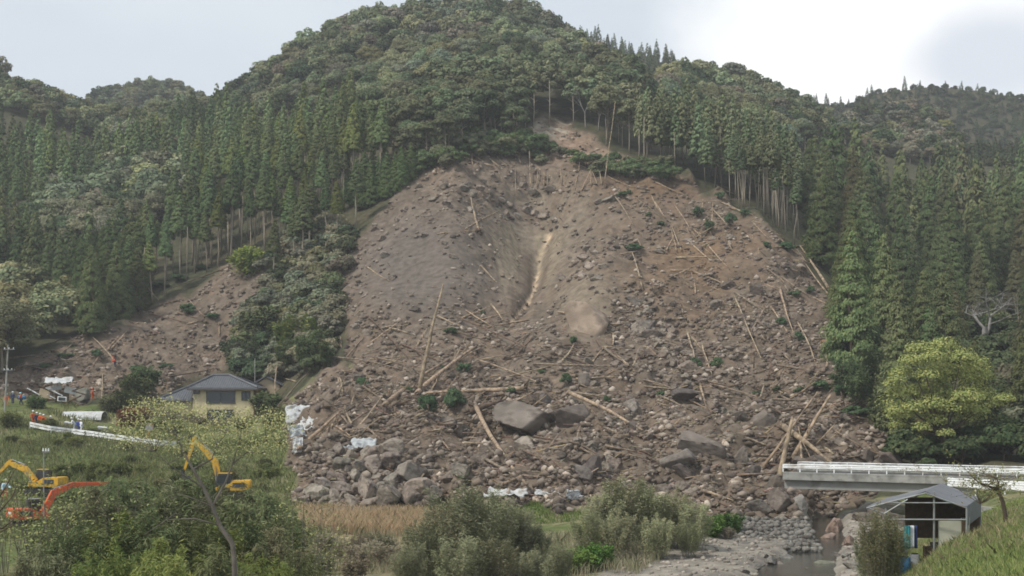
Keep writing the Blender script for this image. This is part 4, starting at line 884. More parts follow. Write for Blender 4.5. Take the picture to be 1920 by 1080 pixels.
def shed():
    e = empty('arched_shed', (-59, 191.3, float(gz(-59, 191.3)))); tag(e, 'small shed with a white arched sheet roof on posts beside the rescue crew', 'shed'); b = Z(-4.6)-e.location.z
    n = 10; vs = []; fs = []
    for k in range(n+1):
        a = math.pi*k/n; y = -1.7*math.cos(a); z = b+1.15+1.15*math.sin(a)
        vs += [(-2.8, y, z), (2.8, y, z), (-2.8, y*.97, z-.06), (2.8, y*.97, z-.06)]
        if k: q = 4*(k-1); fs += [(q, q+1, q+5, q+4), (q+2, q+6, q+7, q+3), (q, q+4, q+6, q+2), (q+1, q+3, q+7, q+5)]
    r = MB(); r.add(vs, fs); r.ob('roof', M['whitesheet'], e)
    for x in (-2.6, 0, 2.6):
        for y in (-1.62, 1.62): p = MB(); p.tube([(x, y, b-.6), (x, y, b+1.2)], .05, 6); p.ob('post', M['metal'], e)
    w = MB(); w.box((0, 1.5, b+.5), (5.2, .06, 1.4)); w.ob('back_wall', M['timber'], e)
shed()
def crumple(name, X, Y, zg, w, h, m, label, seed, tilt=.9, rz=0.0, cat='sheet', amp=.22, group=None):
    r = np.random.default_rng(seed); n = 16; u = np.linspace(-.5, .5, n); U, W = np.meshgrid(u, u)
    U2 = U*w*(1+.25*fbm(W*3, U*2, seed, 2)); V2 = W*h*(1+.25*fbm(U*3+7, W*2, seed+1, 2)); D = amp*(3.2*np.abs(fbm(U*4, W*4, seed+2, 3))+1.2*fbm(U*9, W*9, seed+3, 2))
    co = np.stack([U2, -D, V2*1.0], -1).reshape(-1, 3); idx = np.arange(n*n).reshape(n, n)
    F_ = np.stack([idx[:-1, :-1], idx[:-1, 1:], idx[1:, 1:], idx[1:, :-1]], -1).reshape(-1, 4)
    me = np_mesh(name, co, [F_], m); o = ob(name, me, None, (X, Y, zg), (tilt-1.57, 0, rz))
    md = o.modifiers.new('thick', 'SOLIDIFY'); md.thickness = .03
    return tag(o, label, cat, group)
def sheet_at(px, py, w, h, m, label, seed, tilt=.9, rz=0, amp=.22, name='crumpled_sheet', group=None, back=.0):
    Y = hit(px, py); p = P3(px, py, Y-.35+back); s = Y/F
    return crumple(name, p.x, p.y, p.z+.1, w*s, h*s, m, label, seed, tilt, rz, 'metal sheet' if name == 'crumpled_sheet' else 'tarpaulin', amp, group)
sheet_at(560, 780, 46, 44, M['whitesheet'], 'crumpled white sheet, topmost of those at the left toe beside the house', 1, .9, .2)
sheet_at(574, 800, 34, 38, M['whitesheet'], 'folded pale sheet below the topmost white sheet at the left toe', 2, .7, -.5)
sheet_at(556, 812, 30, 30, M['tarp'], 'grey torn sheet at the left end of the sheets by the house', 3, .8, .6)
sheet_at(558, 836, 18, 30, M['whitesheet'], 'narrow white strip of wreckage lowest at the left toe', 4, 1.2, 0)
sheet_at(682, 834, 46, 26, M['tarp'], 'pale tarpaulin crumpled over the rocks at the top of the boulder heap', 5, .7, 0, .2, 'tarpaulin', back=-.8)
sheet_at(650, 846, 28, 18, M['tarp'], 'small pale tarpaulin scrap left of the tarpaulin on the boulder heap', 6, .8, .3, .2, 'tarpaulin', back=-.8)
sheet_at(950, 928, 76, 22, M['whitesheet'], 'long crushed pale sheet under the thick trunk at the toe centre', 7, .55, -.2)
sheet_at(1025, 930, 46, 12, M['whitesheet'], 'flattened white strip right of the thick trunk at the toe centre', 8, .5, 0)
sheet_at(1075, 930, 32, 18, M['whitesheet'], 'bent white panel at the right end of the toe wreckage', 9, 1.2, .5)
# the wrecked house on the left
def wreck():
    c = on(108, 758); e = empty('wrecked_house', c); tag(e, 'wrecked house under a bent white roof sheet at the foot of the left mudslide', 'wrecked house')
    s = c.y/F; r_ = np.random.default_rng(5)
    me = crumple('roof', 0, 0, 0, 52*s, 30*s, M['whitesheet'], '', 15, .35, .1, amp=.3); me.parent = e; me.location = (0*s, .5, 43*s)
    for k in ('label', 'category'):
        if k in me: del me[k]
    for i, (x, z, w, h, m) in enumerate(((-26,20,20,16,'plaster2'),(22,26,22,12,'whitesheet'),(6,14,26,20,'timber'),(-10,30,30,8,'tarp'),(-30,12,18,8,'plaster2'))):
        b = MB(); b.box((x*s, .3+i*.12, z*s), (w*s, .12, h*s), ry=r_.uniform(-.35, .35)); b.ob('wall_panel', M[m], e)
    for i in range(9):
        b = MB(); x = r_.uniform(-45, 40)*s; z = r_.uniform(2, 32)*s; a = r_.uniform(-.6, .6); L_ = r_.uniform(14, 34)*s
        b.tube([(x-math.cos(a)*L_/2, -.2-i*.1, z-math.sin(a)*L_/2), (x+math.cos(a)*L_/2, .4, z+math.sin(a)*L_/2)], .09, 5); b.ob('beam', M['timber'] if i % 3 else M['log'], e)
    w = MB(); w.box((10*s, -.4, 10*s), (17*s, .1, 9*s), ry=.08); f = w.ob('window', M['whitepaint'], e); p = MB(); p.box((10*s, -.47, 10*s), (13*s, .04, 6*s), ry=.08); p.ob('pane', M['glass'], f)
wreck()
for i, (x, y, w, h, m, lb) in enumerate(((85,738,20,9,'plaster2','orange brown wall board in front of the wrecked house'),(45,735,26,8,'timber','dark plank lying left of the wrecked house'),(40,748,14,8,'bluesheet','light blue tarpaulin beside the crew left of the wrecked house'),(192,806,18,8,'whitesheet','white sheet lying on the grass right of the arched shed'),(125,795,8,6,'whitesheet','small white board under the left end of the arched shed'))):
    Y = hit(x, y); p = P3(x, y, Y-.3); s = Y/F; b = MB(); b.box((0, 0, h*s*.35), (w*s, .5, h*s*.7), rx=.3, ry=.1); tag(b.ob('board', M[m], None, .02, loc=p), lb, 'board')
# ------------------------------------------------------------------ left road: guardrail, mirror, poles, fence
def guardrail(pts, hgt, label, name='guardrail', rails=2, every=1, bandw=.28):
    P_ = [Vector(p) for p in pts]; e = empty(name, P_[0]); tag(e, label, 'guardrail'); o = P_[0]
    for k in range(rails):
        b = MB(); zz = hgt-.12-k*.36
        for a, c in zip(P_[:-1], P_[1:]):
            d = c-a; n = Vector((-d.y, d.x, 0)).normalized()*.04; q = [a-o+Vector((0,0,zz)), c-o+Vector((0,0,zz))]
            vs = []
            for pt in q:
                for dy_, dz_ in ((-1,-.5),(-1.6,-.25),(-1,0),(-1.6,.25),(-1,.5),(.6,.5),(.6,-.5)): vs.append(pt+n*dy_+Vector((0,0,dz_*bandw)))
            b.add(vs, [(i, i+7, (i+1)%7+7, (i+1)%7) for i in range(7)]+[tuple(range(7)), tuple(reversed(range(7, 14)))])
        b.ob('rail', M['whitepaint'], e)
    for i, p in enumerate(P_):
        if i % every == 0: b = MB(); b.tube([p-o+Vector((0,.07,-.3)), p-o+Vector((0,.07,hgt))], .06, 6); b.ob('post', M['whitepaint'], e)
pts = []
for x, y in ((56,800),(95,808),(135,813),(175,818),(215,824),(255,829),(295,834),(330,838)):
    p = on(x, y+3); pts.append(p)
guardrail(pts, .8, 'white guardrail curving along the road below the arched shed', rails=2)
def road_strip():
    vs = []; fs = []
    for i, p in enumerate(pts):
        for dy in (1.2, 4.6): vs.append((p.x, p.y+dy, float(gz(p.x, p.y+dy))+.10))
        if i: fs.append((2*i-2, 2*i, 2*i+1, 2*i-1))
    m = bpy.data.meshes.new('road'); m.from_pydata(vs, [], fs); m.materials.append(M['asphalt']); m.update(); tag(ob('road', m), kind='structure')
road_strip()
p = on(280, 832); e = empty('traffic_mirror', p); tag(e, 'round traffic mirror on a pole at the bend of the road below the house', 'traffic mirror')
b = MB(); b.tube([(0,0,-.2),(0,0,2.3)], .05, 6); b.ob('pole', M['orange'], e); b = MB(); b.tube([(0,.03,2.0),(0,-.05,2.0)], .46, 20); d = b.ob('mirror_face', M['metal'], e); b = MB(); b.tube([(0,.08,2.0),(0,.03,2.0)], .5, 20); b.ob('rim', M['orange'], d)
def pole(px, py, top, label, r=.15, arms=((.93, 1.5), (.62, 1.3)), m='concrete', lean=.05, cat='utility pole', name='utility_pole'):
    p = on(px, py); h = (py-top)*p.y/F; e = empty(name, p); tag(e, label, cat)
    b = MB(); b.tube([(0,0,-.4),(lean*h*.5,0,h*.5),(lean*h,0,h)], [r, r*.85, r*.65], 9); b.ob('pole', M[m], e)
    for t, w in arms:
        b = MB(); b.box((lean*h*t+.2, -.12, h*t), (w, .1, .1), rz=.15); a = b.ob('crossarm', M['metal'], e)
        for q in (-.4, 0, .4): b = MB(); b.tube([(lean*h*t+.2+q*w, -.12, h*t+.05), (lean*h*t+.2+q*w, -.12, h*t+.25)], [.06, .04], 6); b.ob('insulator', M['whitepaint'], a)
pole(9, 772, 646, 'grey concrete power pole with crossarms at the left edge by the crew')
pole(82, 1000, 842, 'slim grey pole standing in front of the yellow excavator', .06, ((.97, .5),), 'metal', 0, 'pole', 'slim_pole')
pole(478, 735, 672, 'slim grey post sticking up from the bushes behind the gabled house', .09, (), 'concrete', 0, 'pole', 'slim_pole')
def wire_fence():
    xs = [585, 598, 640, 648, 690, 735, 780]; P_ = [on(x, 985-.01*x) for x in range(590, 800, 35)]; e = empty('wire_fence', P_[0]); tag(e, 'thin wire fence along the green strip below the boulder heap', 'fence'); o = P_[0]
    for p in P_: b = MB(); b.tube([p-o+Vector((0,0,-.2)), p-o+Vector((0,0,1.25))], .028, 5); b.ob('post', M['darkmetal'], e)
    b = MB()
    for zz in (.35, .7, 1.1): b.tube([p-o+Vector((0,0,zz)) for p in P_], .008, 3, False)
    b.ob('wire', M['metal'], e)
wire_fence()

# ------------------------------------------------------------------ bridge
def bridge():
    A = Vector((24.2, 124, 0)); B_ = Vector((44.6, 114.0, 0)); d = (B_-A).normalized(); n = Vector((-d.y, d.x, 0)); L_ = (B_-A).length+12
    e = empty('road_bridge', (A.x, A.y, Z(-8.5))); e.rotation_euler = (0, 0, math.atan2(d.y, d.x)); tag(e, 'concrete girder bridge with white railings cut off by the landslide', 'bridge'); z0 = Z(0)-e.location.z
    def Bx(mb, x0, x1, y0, y1, za, zb): mb.box(((x0+x1)/2, (y0+y1)/2, z0+(za+zb)/2), (x1-x0, y1-y0, zb-za))
    b = MB(); Bx(b, 0, L_, 0, 5.6, -7.62, -7.05); b.ob('deck', M['concrete'], e, .03)
    b = MB(); Bx(b, 0, L_, .01, .35, -7.046, -6.9); Bx(b, 0, L_, 5.2, 5.59, -7.046, -6.9); b.ob('kerb', M['concrete'], e)
    b = MB(); Bx(b, 0, L_, .36, 5.19, -7.046, -7.02); b.ob('roadway', M['asphalt'], e)
    for y in (.45, 2.4, 4.3):
        b = MB(); Bx(b, .05, L_-8, y, y+.7, -8.42, -7.625); b.ob('girder', M['girder'], e, .02)
    b = MB(); Bx(b, L_-9, L_-5, -.6, 6.2, -12, -7.63); b.ob('abutment', M['concrete'], e, .03)
    for y, sd_ in ((.18, -1), (5.4, 1)):
        r = MB(); r.tube([(0, y, z0-6.26), (L_, y, z0-6.26)], .05, 8); r.ob('top_rail', M['whitepaint'], e)
        w = MB(); n7 = [(y+sd_*a, z0-6.47+c) for a, c in ((.05,-.12),(.11,-.06),(.05,0),(.11,.06),(.05,.12),(.02,.12),(.02,-.12))]
        w.add([(x, a, c) for x in (0, L_) for a, c in n7], [(i, (i+1)%7, (i+1)%7+7, i+7) for i in range(7)]+[tuple(range(7)), tuple(reversed(range(7, 14)))]); w.ob('rail', M['whitepaint'], e)
        for i in range(int(L_/1.52)+1):
            p = MB(); Bx(p, i*1.52-.045, i*1.52+.045, y-.05, y+.05, -6.9, -6.24); p.ob('rail_post', M['whitepaint'], e)
bridge()
def wall_box(name, px0, px1, Y0, Y1, za, zb, th, m, label, cat):
    a = Vector(((px0-CX)/F*Y0, Y0, 0)); c = Vector(((px1-CX)/F*Y1, Y1, 0)); d = c-a; e = (a+c)/2
    b = MB(); b.box((0, 0, 0), (d.length, th, zb-za)); return tag(b.ob(name, m, None, .03, loc=(e.x, e.y, Z((za+zb)/2)), rot=(0, 0, math.atan2(d.y, d.x))), label, cat)
wall_box('retaining_wall', 1822, 1925, 100, 96, -9.6, -8.0, .5, M['concrete'], 'grey concrete retaining wall behind the canopy at the right bank', 'wall')
wall_box('retaining_wall', 1740, 1800, 106, 104, -11.2, -8.6, .6, M['concrete'], 'dark concrete bank wall in the shade below the bridge', 'wall')
gp = [Vector(((x-CX)/F*y, y, Z(-7.45))) for x, y in ((1778,108),(1830,106),(1885,104),(1950,102),(2020,100))]
guardrail(gp, .95, 'broad white road barrier in front of the right bridge end', 'road_barrier', 2, 1, .34)

# ------------------------------------------------------------------ canopy on the right bank
def canopy():
    e = empty('carport_canopy', (22.4, 76, Z(-8.8))); tag(e, 'open shed with a grey canvas gable roof on steel tubes on the grassy bank', 'shed'); o = Vector(e.location); rel = lambda p: Vector(p)-o
    ax = Vector((3.1, 7, 0)); wl = Vector((-3.1, .35, 0)); wr = Vector((2.15, -.25, 0))
    ap = Vector((22.36, 75, Z(-5.22))); el = ap+wl+Vector((0, 0, -.86)); er = ap+wr+Vector((0, 0, -.82))
    vs = [ap, el, er, ap+ax, el+ax, er+ax]; lo = [v-Vector((0, 0, .07)) for v in vs]
    n = 10; R_ = MB()
    for a, b_ in ((0, 1), (0, 2)):       # sagging canvas between ridge and eave
        g = []
        for i in range(n+1):
            for j in range(7):
                u, t = i/n, j/6; p = vs[a].lerp(vs[b_], t)+ax*u; sag = -.10*math.sin(math.pi*t)*(.6+.4*math.cos(u*6*math.pi)); g.append(rel(p+Vector((0, 0, sag))))
        k = len(g); g += [v-Vector((0, 0, .04)) for v in g]
        R_.add(g, [q for i in range(n) for j in range(6) for q in ((i*7+j, i*7+j+1, i*7+j+8, i*7+j+7), (k+i*7+j, k+i*7+j+7, k+i*7+j+8, k+i*7+j+1))])
    R_.ob('roof', M['canvas'], e, smooth=True)
    for f_ in (0, 1):
        b = MB(); q = ax*f_; A, E1, E2 = ap+q-Vector((0,0,.1)), el+q-Vector((0,0,.08)), er+q-Vector((0,0,.08))
        b.tube([rel(E1), rel(A)], .045, 6); b.tube([rel(A), rel(E2)], .045, 6); c1 = E1.lerp(A, .35)-Vector((0,0,.0)); c2 = E2.lerp(A, .35)
        b.tube([rel(c1), rel(c2)], .04, 6); b.tube([rel(E1.lerp(A, .02)), rel(E1.lerp(A, .3)+Vector((0,0,-.55)))], .04, 6); b.tube([rel(E1.lerp(A,.3)+Vector((0,0,-.55))), rel(E1.lerp(A,.7)-Vector((0,0,.1)))], .04, 6)
        b.tube([rel(E1+Vector((1.05,0,-.62))), rel(E2+Vector((0,0,-.62)))], .05, 6); b.ob('truss', M['metal'], e)
        for P_ in (E1+Vector((1.05, 0, 0)), E2):
            b = MB(); b.tube([rel(P_), rel(Vector((P_.x, P_.y, float(gz(P_.x, P_.y))-.3)))], .055, 7); b.ob('post', M['metal'], e)
    b = MB(); m_ = ap+Vector((.55, .1, -1.95)); b.tube([rel(m_+Vector((-.05, 0, 1.9))), rel(m_+Vector((-.05, 0, -1.6)))], .06, 7); b.ob('post', M['metal'], e)
    w = MB(); w.box(rel(er+Vector((-.75, .5, -1.75))), (1.25, .07, 1.9)); w.ob('side_panel', M['cream'], e, .02)
    w = MB(); w.box(rel(er+Vector((-.02, .46, -1.7))), (.14, .12, 2.0)); w.ob('door_post', M['timber'], e)
    w = MB(); w.box(rel(er+Vector((.35, 1.3, -1.65))), (.6, .08, 1.9), rz=.5); w.ob('side_panel', M['cream'], e)
    b = MB()
    for t in (.15, .5, .85): b.tube([rel(el.lerp(ap, t)-Vector((0,0,.1))), rel(el.lerp(ap, t)+ax-Vector((0,0,.1)))], .03, 5)
    for t in (.3, .8): b.tube([rel(er.lerp(ap, t)-Vector((0,0,.1))), rel(er.lerp(ap, t)+ax-Vector((0,0,.1)))], .03, 5)
    b.ob('purlins', M['metal'], e)
canopy()
def canopy_walls():
    e = bpy.data.objects['carport_canopy']; o = Vector(e.location); rel = lambda p: Vector(p)-o; ax = Vector((3.1, 7, 0)); er = Vector((24.51, 74.75, Z(-6.04))); el = Vector((20.3, 75.35, Z(-6.08)))
    w = MB()   # boarded rear and right sides
    a, b = rel(el+ax*.96), rel(er+ax*.96); h = 2.4
    w.add([a, b, b-Vector((0,0,h)), a-Vector((0,0,h)), a+Vector((0,.06,0)), b+Vector((0,.06,0)), b+Vector((0,.06,-h)), a+Vector((0,.06,-h))], [(0,1,2,3),(4,7,6,5),(0,4,5,1),(1,5,6,2),(2,6,7,3),(3,7,4,0)]); w.ob('rear_wall', M['timber'], e)
    w = MB(); a, b = rel(er+Vector((.02,.2,.02))), rel(er+ax*.97+Vector((.02,0,.02))); h = 1.1
    w.add([a, b, b-Vector((0,0,h)), a-Vector((0,0,h)), a+Vector((.04,0,0)), b+Vector((.04,0,0)), b+Vector((.04,0,-h)), a+Vector((.04,0,-h))], [(0,1,2,3),(4,7,6,5),(0,4,5,1),(1,5,6,2),(2,6,7,3),(3,7,4,0)]); w.ob('side_curtain', M['canvas'], e)
canopy_walls()
def barrel(X, Y, m, label, h=.95, r=.3, rib=True):
    e = empty('plastic_drum', (X, Y, float(gz(X, Y)))); tag(e, label, 'drum'); b = MB(); b.tube([(0,0,0),(0,0,.08*h),(0,0,.33*h),(0,0,.36*h),(0,0,.66*h),(0,0,.69*h),(0,0,.94*h),(0,0,h)], [r*.92,r,r,r*1.05,r*1.05,r,r,r*.9], 14); b.ob('drum_body', m, e, smooth=True)
    l = MB(); l.tube([(0,0,h),(0,0,h+.05)], r*.7, 12); l.ob('lid', M['darkmetal'], e)
barrel(21.6, 76.2, M['bluesheet'], 'blue plastic drum under the grey canopy')
barrel(22.25, 76.6, M['whitesheet'], 'white drum next to the blue drum under the canopy', .85, .27)
for i, (x, y, c, lb) in enumerate(((21.75,75.5,(.62,.64,.66),'white cloth hanging under the canopy beside the drums'),(21.95,75.6,(.05,.07,.2),'dark blue cloth hanging between white and blue under the canopy'),(21.5,75.4,(.05,.3,.33),'teal cloth hanging at the left under the canopy'))):
    r_ = np.random.default_rng(i); n = 8; u = np.linspace(-.5, .5, n); U, W = np.meshgrid(u, u); co = np.stack([U*.34, .05*np.sin(U*14+i), W*1.25], -1).reshape(-1, 3); ix = np.arange(n*n).reshape(n, n)
    o = ob('hanging_cloth', np_mesh('hanging_cloth', co, [np.stack([ix[:-1, :-1], ix[:-1, 1:], ix[1:, 1:], ix[1:, :-1]], -1).reshape(-1, 4)], M['cloth'], smooth=True), None, (x, y, Z(-7.75)), color=c); md = o.modifiers.new('thick', 'SOLIDIFY'); md.thickness = .02
    tag(o, lb, 'cloth')
for i, x in enumerate((22.9, 23.3)):
    b = MB(); b.box((0, 0, .45), (.42, .42, .9)); b.box((0, -.22, .6), (.3, .03, .4)); tag(b.ob('storage_crate', M['darkmetal'] if i else M['timber'], None, .02, loc=(x, 76.4, float(gz(x, 76.4)))), ('dark wooden crate right of the drums under the canopy', 'black metal box behind the canopy post')[i], 'crate')

# ------------------------------------------------------------------ excavators
def excavator(name, loc, rz, paint, label, boom, stick, scale=1.0, cabside=1, mark=False):
    """boom, stick: end points (x forward, z) of the arm in the machine's own plane"""
    e = empty(name, loc, rz); e.scale = (scale,)*3; tag(e, label, 'excavator'); m = M[paint]
    for s in (-1, 1):
        t = MB(); prof = [(-1.75,.05),(1.75,.05),(2.1,.35),(1.95,.7),(-1.95,.7),(-2.1,.35)]; t.prism(prof, s*1.15-.28, s*1.15+.28); tk = t.ob('track', M['rubber'], e, .05)
        for x in (-1.7, 1.7): w = MB(); w.tube([(x, s*1.15-.32, .38), (x, s*1.15+.32, .38)], .27, 12); w.ob('wheel', M['darkmetal'], tk)
    b = MB(); b.box((0, 0, .55), (1.9, 1.8, .5)); b.tube([(0,0,.75),(0,0,1.0)], .8, 16); b.ob('undercarriage', M['darkmetal'], e)
    b = MB(); b.prism([(-2.0,1.0),(1.5,1.0),(1.5,1.45),(.2,1.75),(-.3,2.05),(-1.9,2.1),(-2.15,1.8),(-2.2,1.2)], -1.3, 1.3); bd = b.ob('body', m, e, .06)
    c = MB(); c.box((-2.02, 0, 1.62), (.5, 2.64, .95)); c.ob('counterweight', m, e, .1)
    for sy in (1.31, -1.31):
        v = MB(); v.box((-1.0, sy, 1.62), (1.3, .04, .5)); v.ob('vent_panel', M['darkmetal'], e)
    x_ = MB(); x_.tube([(-1.1, -.6, 2.05), (-1.1, -.6, 2.5)], .08, 8); x_.ob('exhaust', M['darkmetal'], e)
    cb = MB(); y0, y1 = sorted((cabside*.35, cabside*1.28)); cb.prism([(-.25,1.5),(1.4,1.1),(1.5,1.9),(1.2,2.85),(-.2,2.9)], y0, y1); co_ = cb.ob('cab', M['darkmetal'], e, .05)
    for sy in (y0-.012, y1+.012):
        w = MB(); w.prism([(-.1,1.85),(1.3,1.85),(1.1,2.7),(-.08,2.72)], sy-.01, sy+.01); w.ob('window', M['glass'], co_)
    w = MB(); w.box((-.24, (y0+y1)/2, 2.3), (.03, .7, .7)); w.ob('window', M['glass'], co_)
    w = MB(); w.box((.5, (y0+y1)/2, 2.92), (1.5, .98, .06)); w.ob('cab_roof', M['metal'] if mark else m, co_)
    foot = Vector((1.1, -.15*cabside, 1.6)); B1 = Vector((boom[0][0], foot.y, boom[0][1])); B2 = Vector((boom[1][0], foot.y, boom[1][1])); S1 = Vector((stick[0], foot.y, stick[1]))
    def beam(P_, wds, wid, nm, mm):
        q = MB(); prof_u = []; prof_l = []
        for i, p in enumerate(P_):
            d = (P_[min(i+1, len(P_)-1)]-P_[max(0, i-1)]).normalized(); nn = Vector((-d.z, 0, d.x))*wds[i]/2; prof_u.append((p+nn)); prof_l.append((p-nn))
        out = [(v.x, v.z) for v in prof_u]+[(v.x, v.z) for v in reversed(prof_l)]; q.prism(out, foot.y-wid, foot.y+wid); return q.ob(nm, mm, e, .03)
    beam([foot, B1, B2], [.55, .75, .4], .22, 'boom', m); beam([B2+(B2-S1).normalized()*.5, B2, S1], [.25, .5, .25], .17, 'stick', m)
    def ram(a, b_, par=None):
        q = MB(); md_ = a.lerp(b_, .55); q.tube([a, md_], .09, 8); q.tube([md_, b_], .05, 8); q.ob('hydraulic_ram', M['metal'], e)
    ram(foot+Vector((.35, .3, -.3)), foot.lerp(B1, .85)+Vector((0, .3, -.1))); ram(B1+Vector((0, 0, .45)), B2+(B2-S1).normalized()*.45+Vector((0, 0, .1)))
    d = (S1-B2).normalized(); q = MB(); sx = S1.x; sz = S1.z
    q.prism([(sx,sz+.2),(sx+.35,sz-.1),(sx+.3,sz-.75),(sx-.25,sz-1.05),(sx-.75,sz-.85),(sx-.5,sz-.6),(sx-.1,sz-.7),(sx+.05,sz-.3)], foot.y-.5, foot.y+.5); q.ob('bucket', M['darkmetal'], e, .02)
    if mark:     # pale lettering on the tail, too small to read in the photo
        q = MB()
        for i, (yy, w_) in enumerate(((-.42,.16),(-.2,.12),(-.02,.18),(.2,.1),(.38,.16))): q.box((-2.285, yy, 1.66+.03*(i % 2)), (.03, w_, .22-.05*(i % 2)))
        q.box((-2.285, 0, 1.50), (.03, .5, .04)); q.ob('emblem', M['whitepaint'], e)
    return e
p = on(60, 990); excavator('excavator', p, R(38), 'orange', 'orange-red excavator seen from behind with a white mark on its tail', ((2.2,3.5),(4.2,4.3)), (8.0,4.3), .76, 1, True)
p = on(85, 928); excavator('excavator', p, R(172), 'yellow', 'yellow excavator behind the orange one with its cab to the left', ((2.4,3.0),(4.4,3.7)), (6.2,1.9), .82, -1)
p = on(432, 936); excavator('excavator', p, R(186), 'yellow', 'yellow excavator half hidden by the young tree with arm raised', ((1.7,4.2),(3.9,6.6)), (5.0,3.2), .86, 1)

# ------------------------------------------------------------------ people
def skin_mesh(name, V_, E_, rad, m, sub=1):
    me = bpy.data.meshes.new(name); me.from_pydata(V_, E_, []); o = bpy.data.objects.new(name, me); C.objects.link(o)
    o.modifiers.new('skin', 'SKIN'); sv = me.skin_vertices[0].data
    for i, r_ in enumerate(rad): sv[i].radius = r_ if isinstance(r_, tuple) else (r_, r_); sv[i].use_root = (i == 0)
    sb = o.modifiers.new('sub', 'SUBSURF'); sb.levels = sub; sb.render_levels = sub
    dg = bpy.context.evaluated_depsgraph_get(); dg.update(); res = bpy.data.meshes.new_from_object(o.evaluated_get(dg)); res.name = name
    bpy.data.objects.remove(o); bpy.data.meshes.remove(me); res.materials.clear(); res.materials.append(m)
    res.polygons.foreach_set('use_smooth', np.ones(len(res.polygons), bool)); return res
def person_protos(pose):
    st = pose['stride']; ar = pose['arm']; bend = pose['bend']
    sp = lambda t: (0, -bend*t, .92+.5*t)
    J = dict(p=(0,0,.92), w=sp(.4), c=sp(.8), n=(0,-bend*1.05,1.46), h=(0,-bend*1.2-.01,1.62),
      hl=(.1,0,.9), kl=(.11,-.06-st*.5,.5), al=(.12,-st+.03,.09), fl=(.13,-st-.12,.05), hr=(-.1,0,.9), kr=(-.11,-.04+st*.3,.5), ar=(-.12,st+.05,.09), fr=(-.13,st-.1,.05),
      sl=(.2,-bend*.95,1.38), el=(.29,-bend-ar*.2,1.12), ll=(.25,-bend-ar*.9-.05,.95+ar*.3), sr=(-.2,-bend*.95,1.38), er=(-.29,-bend+.05,1.12), lr=(-.27,-bend-.12,.88))
    K = list(J); ix = {k: i for i, k in enumerate(K)}
    chain = [('p','w'),('w','c'),('c','n'),('n','h'),('p','hl'),('hl','kl'),('kl','al'),('al','fl'),('p','hr'),('hr','kr'),('kr','ar'),('ar','fr'),('c','sl'),('sl','el'),('el','ll'),('c','sr'),('sr','er'),('er','lr')]
    rad = dict(p=.12,w=.11,c=.13,n=.05,h=.1,hl=.085,kl=.055,al=.04,fl=.035,hr=.085,kr=.055,ar=.04,fr=.035,sl=.06,el=.04,ll=.032,sr=.06,er=.04,lr=.032)
    body = skin_mesh('person', [J[k] for k in K], [(ix[a], ix[b]) for a, b in chain], [rad[k] for k in K], M['skin'])
    def sub(keys, ed, g, nm): i2 = {k: i for i, k in enumerate(keys)}; return skin_mesh(nm, [J[k] for k in keys], [(i2[a], i2[b]) for a, b in ed], [rad[k]+g for k in keys], M['cloth'])
    jk = sub(['p','w','c','sl','el','ll','sr','er','lr'], [('p','w'),('w','c'),('c','sl'),('sl','el'),('el','ll'),('c','sr'),('sr','er'),('er','lr')], .045, 'jacket')
    tr_ = sub(['p','hl','kl','al','hr','kr','ar'], [('p','hl'),('hl','kl'),('kl','al'),('p','hr'),('hr','kr'),('kr','ar')], .035, 'trousers')
    v, f = ICO[2]; hv = v*np.array([.15, .17, .14]); hv[:, 2] = np.maximum(hv[:, 2], -.02); hv = hv+np.array([0, J['h'][1]-.01, 1.70]); brim = hv.copy()
    hm_ = np_mesh('helmet', hv, [f], M['helmet'], smooth=True)
    return body, jk, tr_, hm_
PP = [person_protos(dict(stride=.05, arm=0, bend=0)), person_protos(dict(stride=.2, arm=.25, bend=.08)), person_protos(dict(stride=.1, arm=.5, bend=.3))]
OR, NV, WH, BL = (.62,.13,.04), (.04,.05,.1), (.75,.76,.78), (.1,.13,.35)
PEOPLE = [(12,762,OR,OR,(.35,.6,.75),1,'person in orange with blue helmet at the far left edge'),(24,758,NV,NV,(.5,.7,.8),0,'person in navy between the orange workers at the far left'),(40,760,(.6,.1,.05),NV,(.35,.7,.8),1,'person in red jacket with pale blue helmet by the blue tarpaulin'),
 (62,796,OR,OR,WH,0,'person in orange at the left end of the crew above the guardrail'),(69,799,NV,NV,WH,0,'person in dark clothes behind the first orange worker of the crew'),(76,801,OR,OR,(.7,.72,.74),1,'person in orange in the middle of the crew above the guardrail'),(83,803,OR,NV,WH,2,'person in orange bending forward in the crew above the guardrail'),(95,806,NV,NV,WH,0,'person in dark clothes standing apart at the right end of the crew'),
 (140,809,WH,WH,WH,2,'person in white bending left of the blue clad pair by the shed'),(147,811,BL,BL,WH,0,'person in blue clothes in front of the arched shed'),(153,812,WH,WH,WH,1,'person in white clothes right of the blue clad person by the shed'),
 (174,751,(.6,.12,.05),OR,OR,1,'person in red orange beside the big grey boulder in the wreckage'),(216,690,(.6,.1,.06),NV,OR,2,'lone person in red climbing the left mudslide'),
 (8,938,(.45,.62,.75),(.5,.16,.09),WH,2,'person in pale blue shirt and orange trousers by the excavators')]
for i, (x, y, jc, tc_, hc, po, lb) in enumerate(PEOPLE):
    p = on(x, y); b, j, t, h = PP[po]; o = ob('person', b, None, p, (0, 0, random.uniform(-1.5, 1.5))); tag(o, lb, 'person')
    ob('jacket', j, o, color=jc); ob('trousers', t, o, color=tc_); ob('helmet', h, o, color=hc)
    if y > 900: o.scale = (1.1,)*3
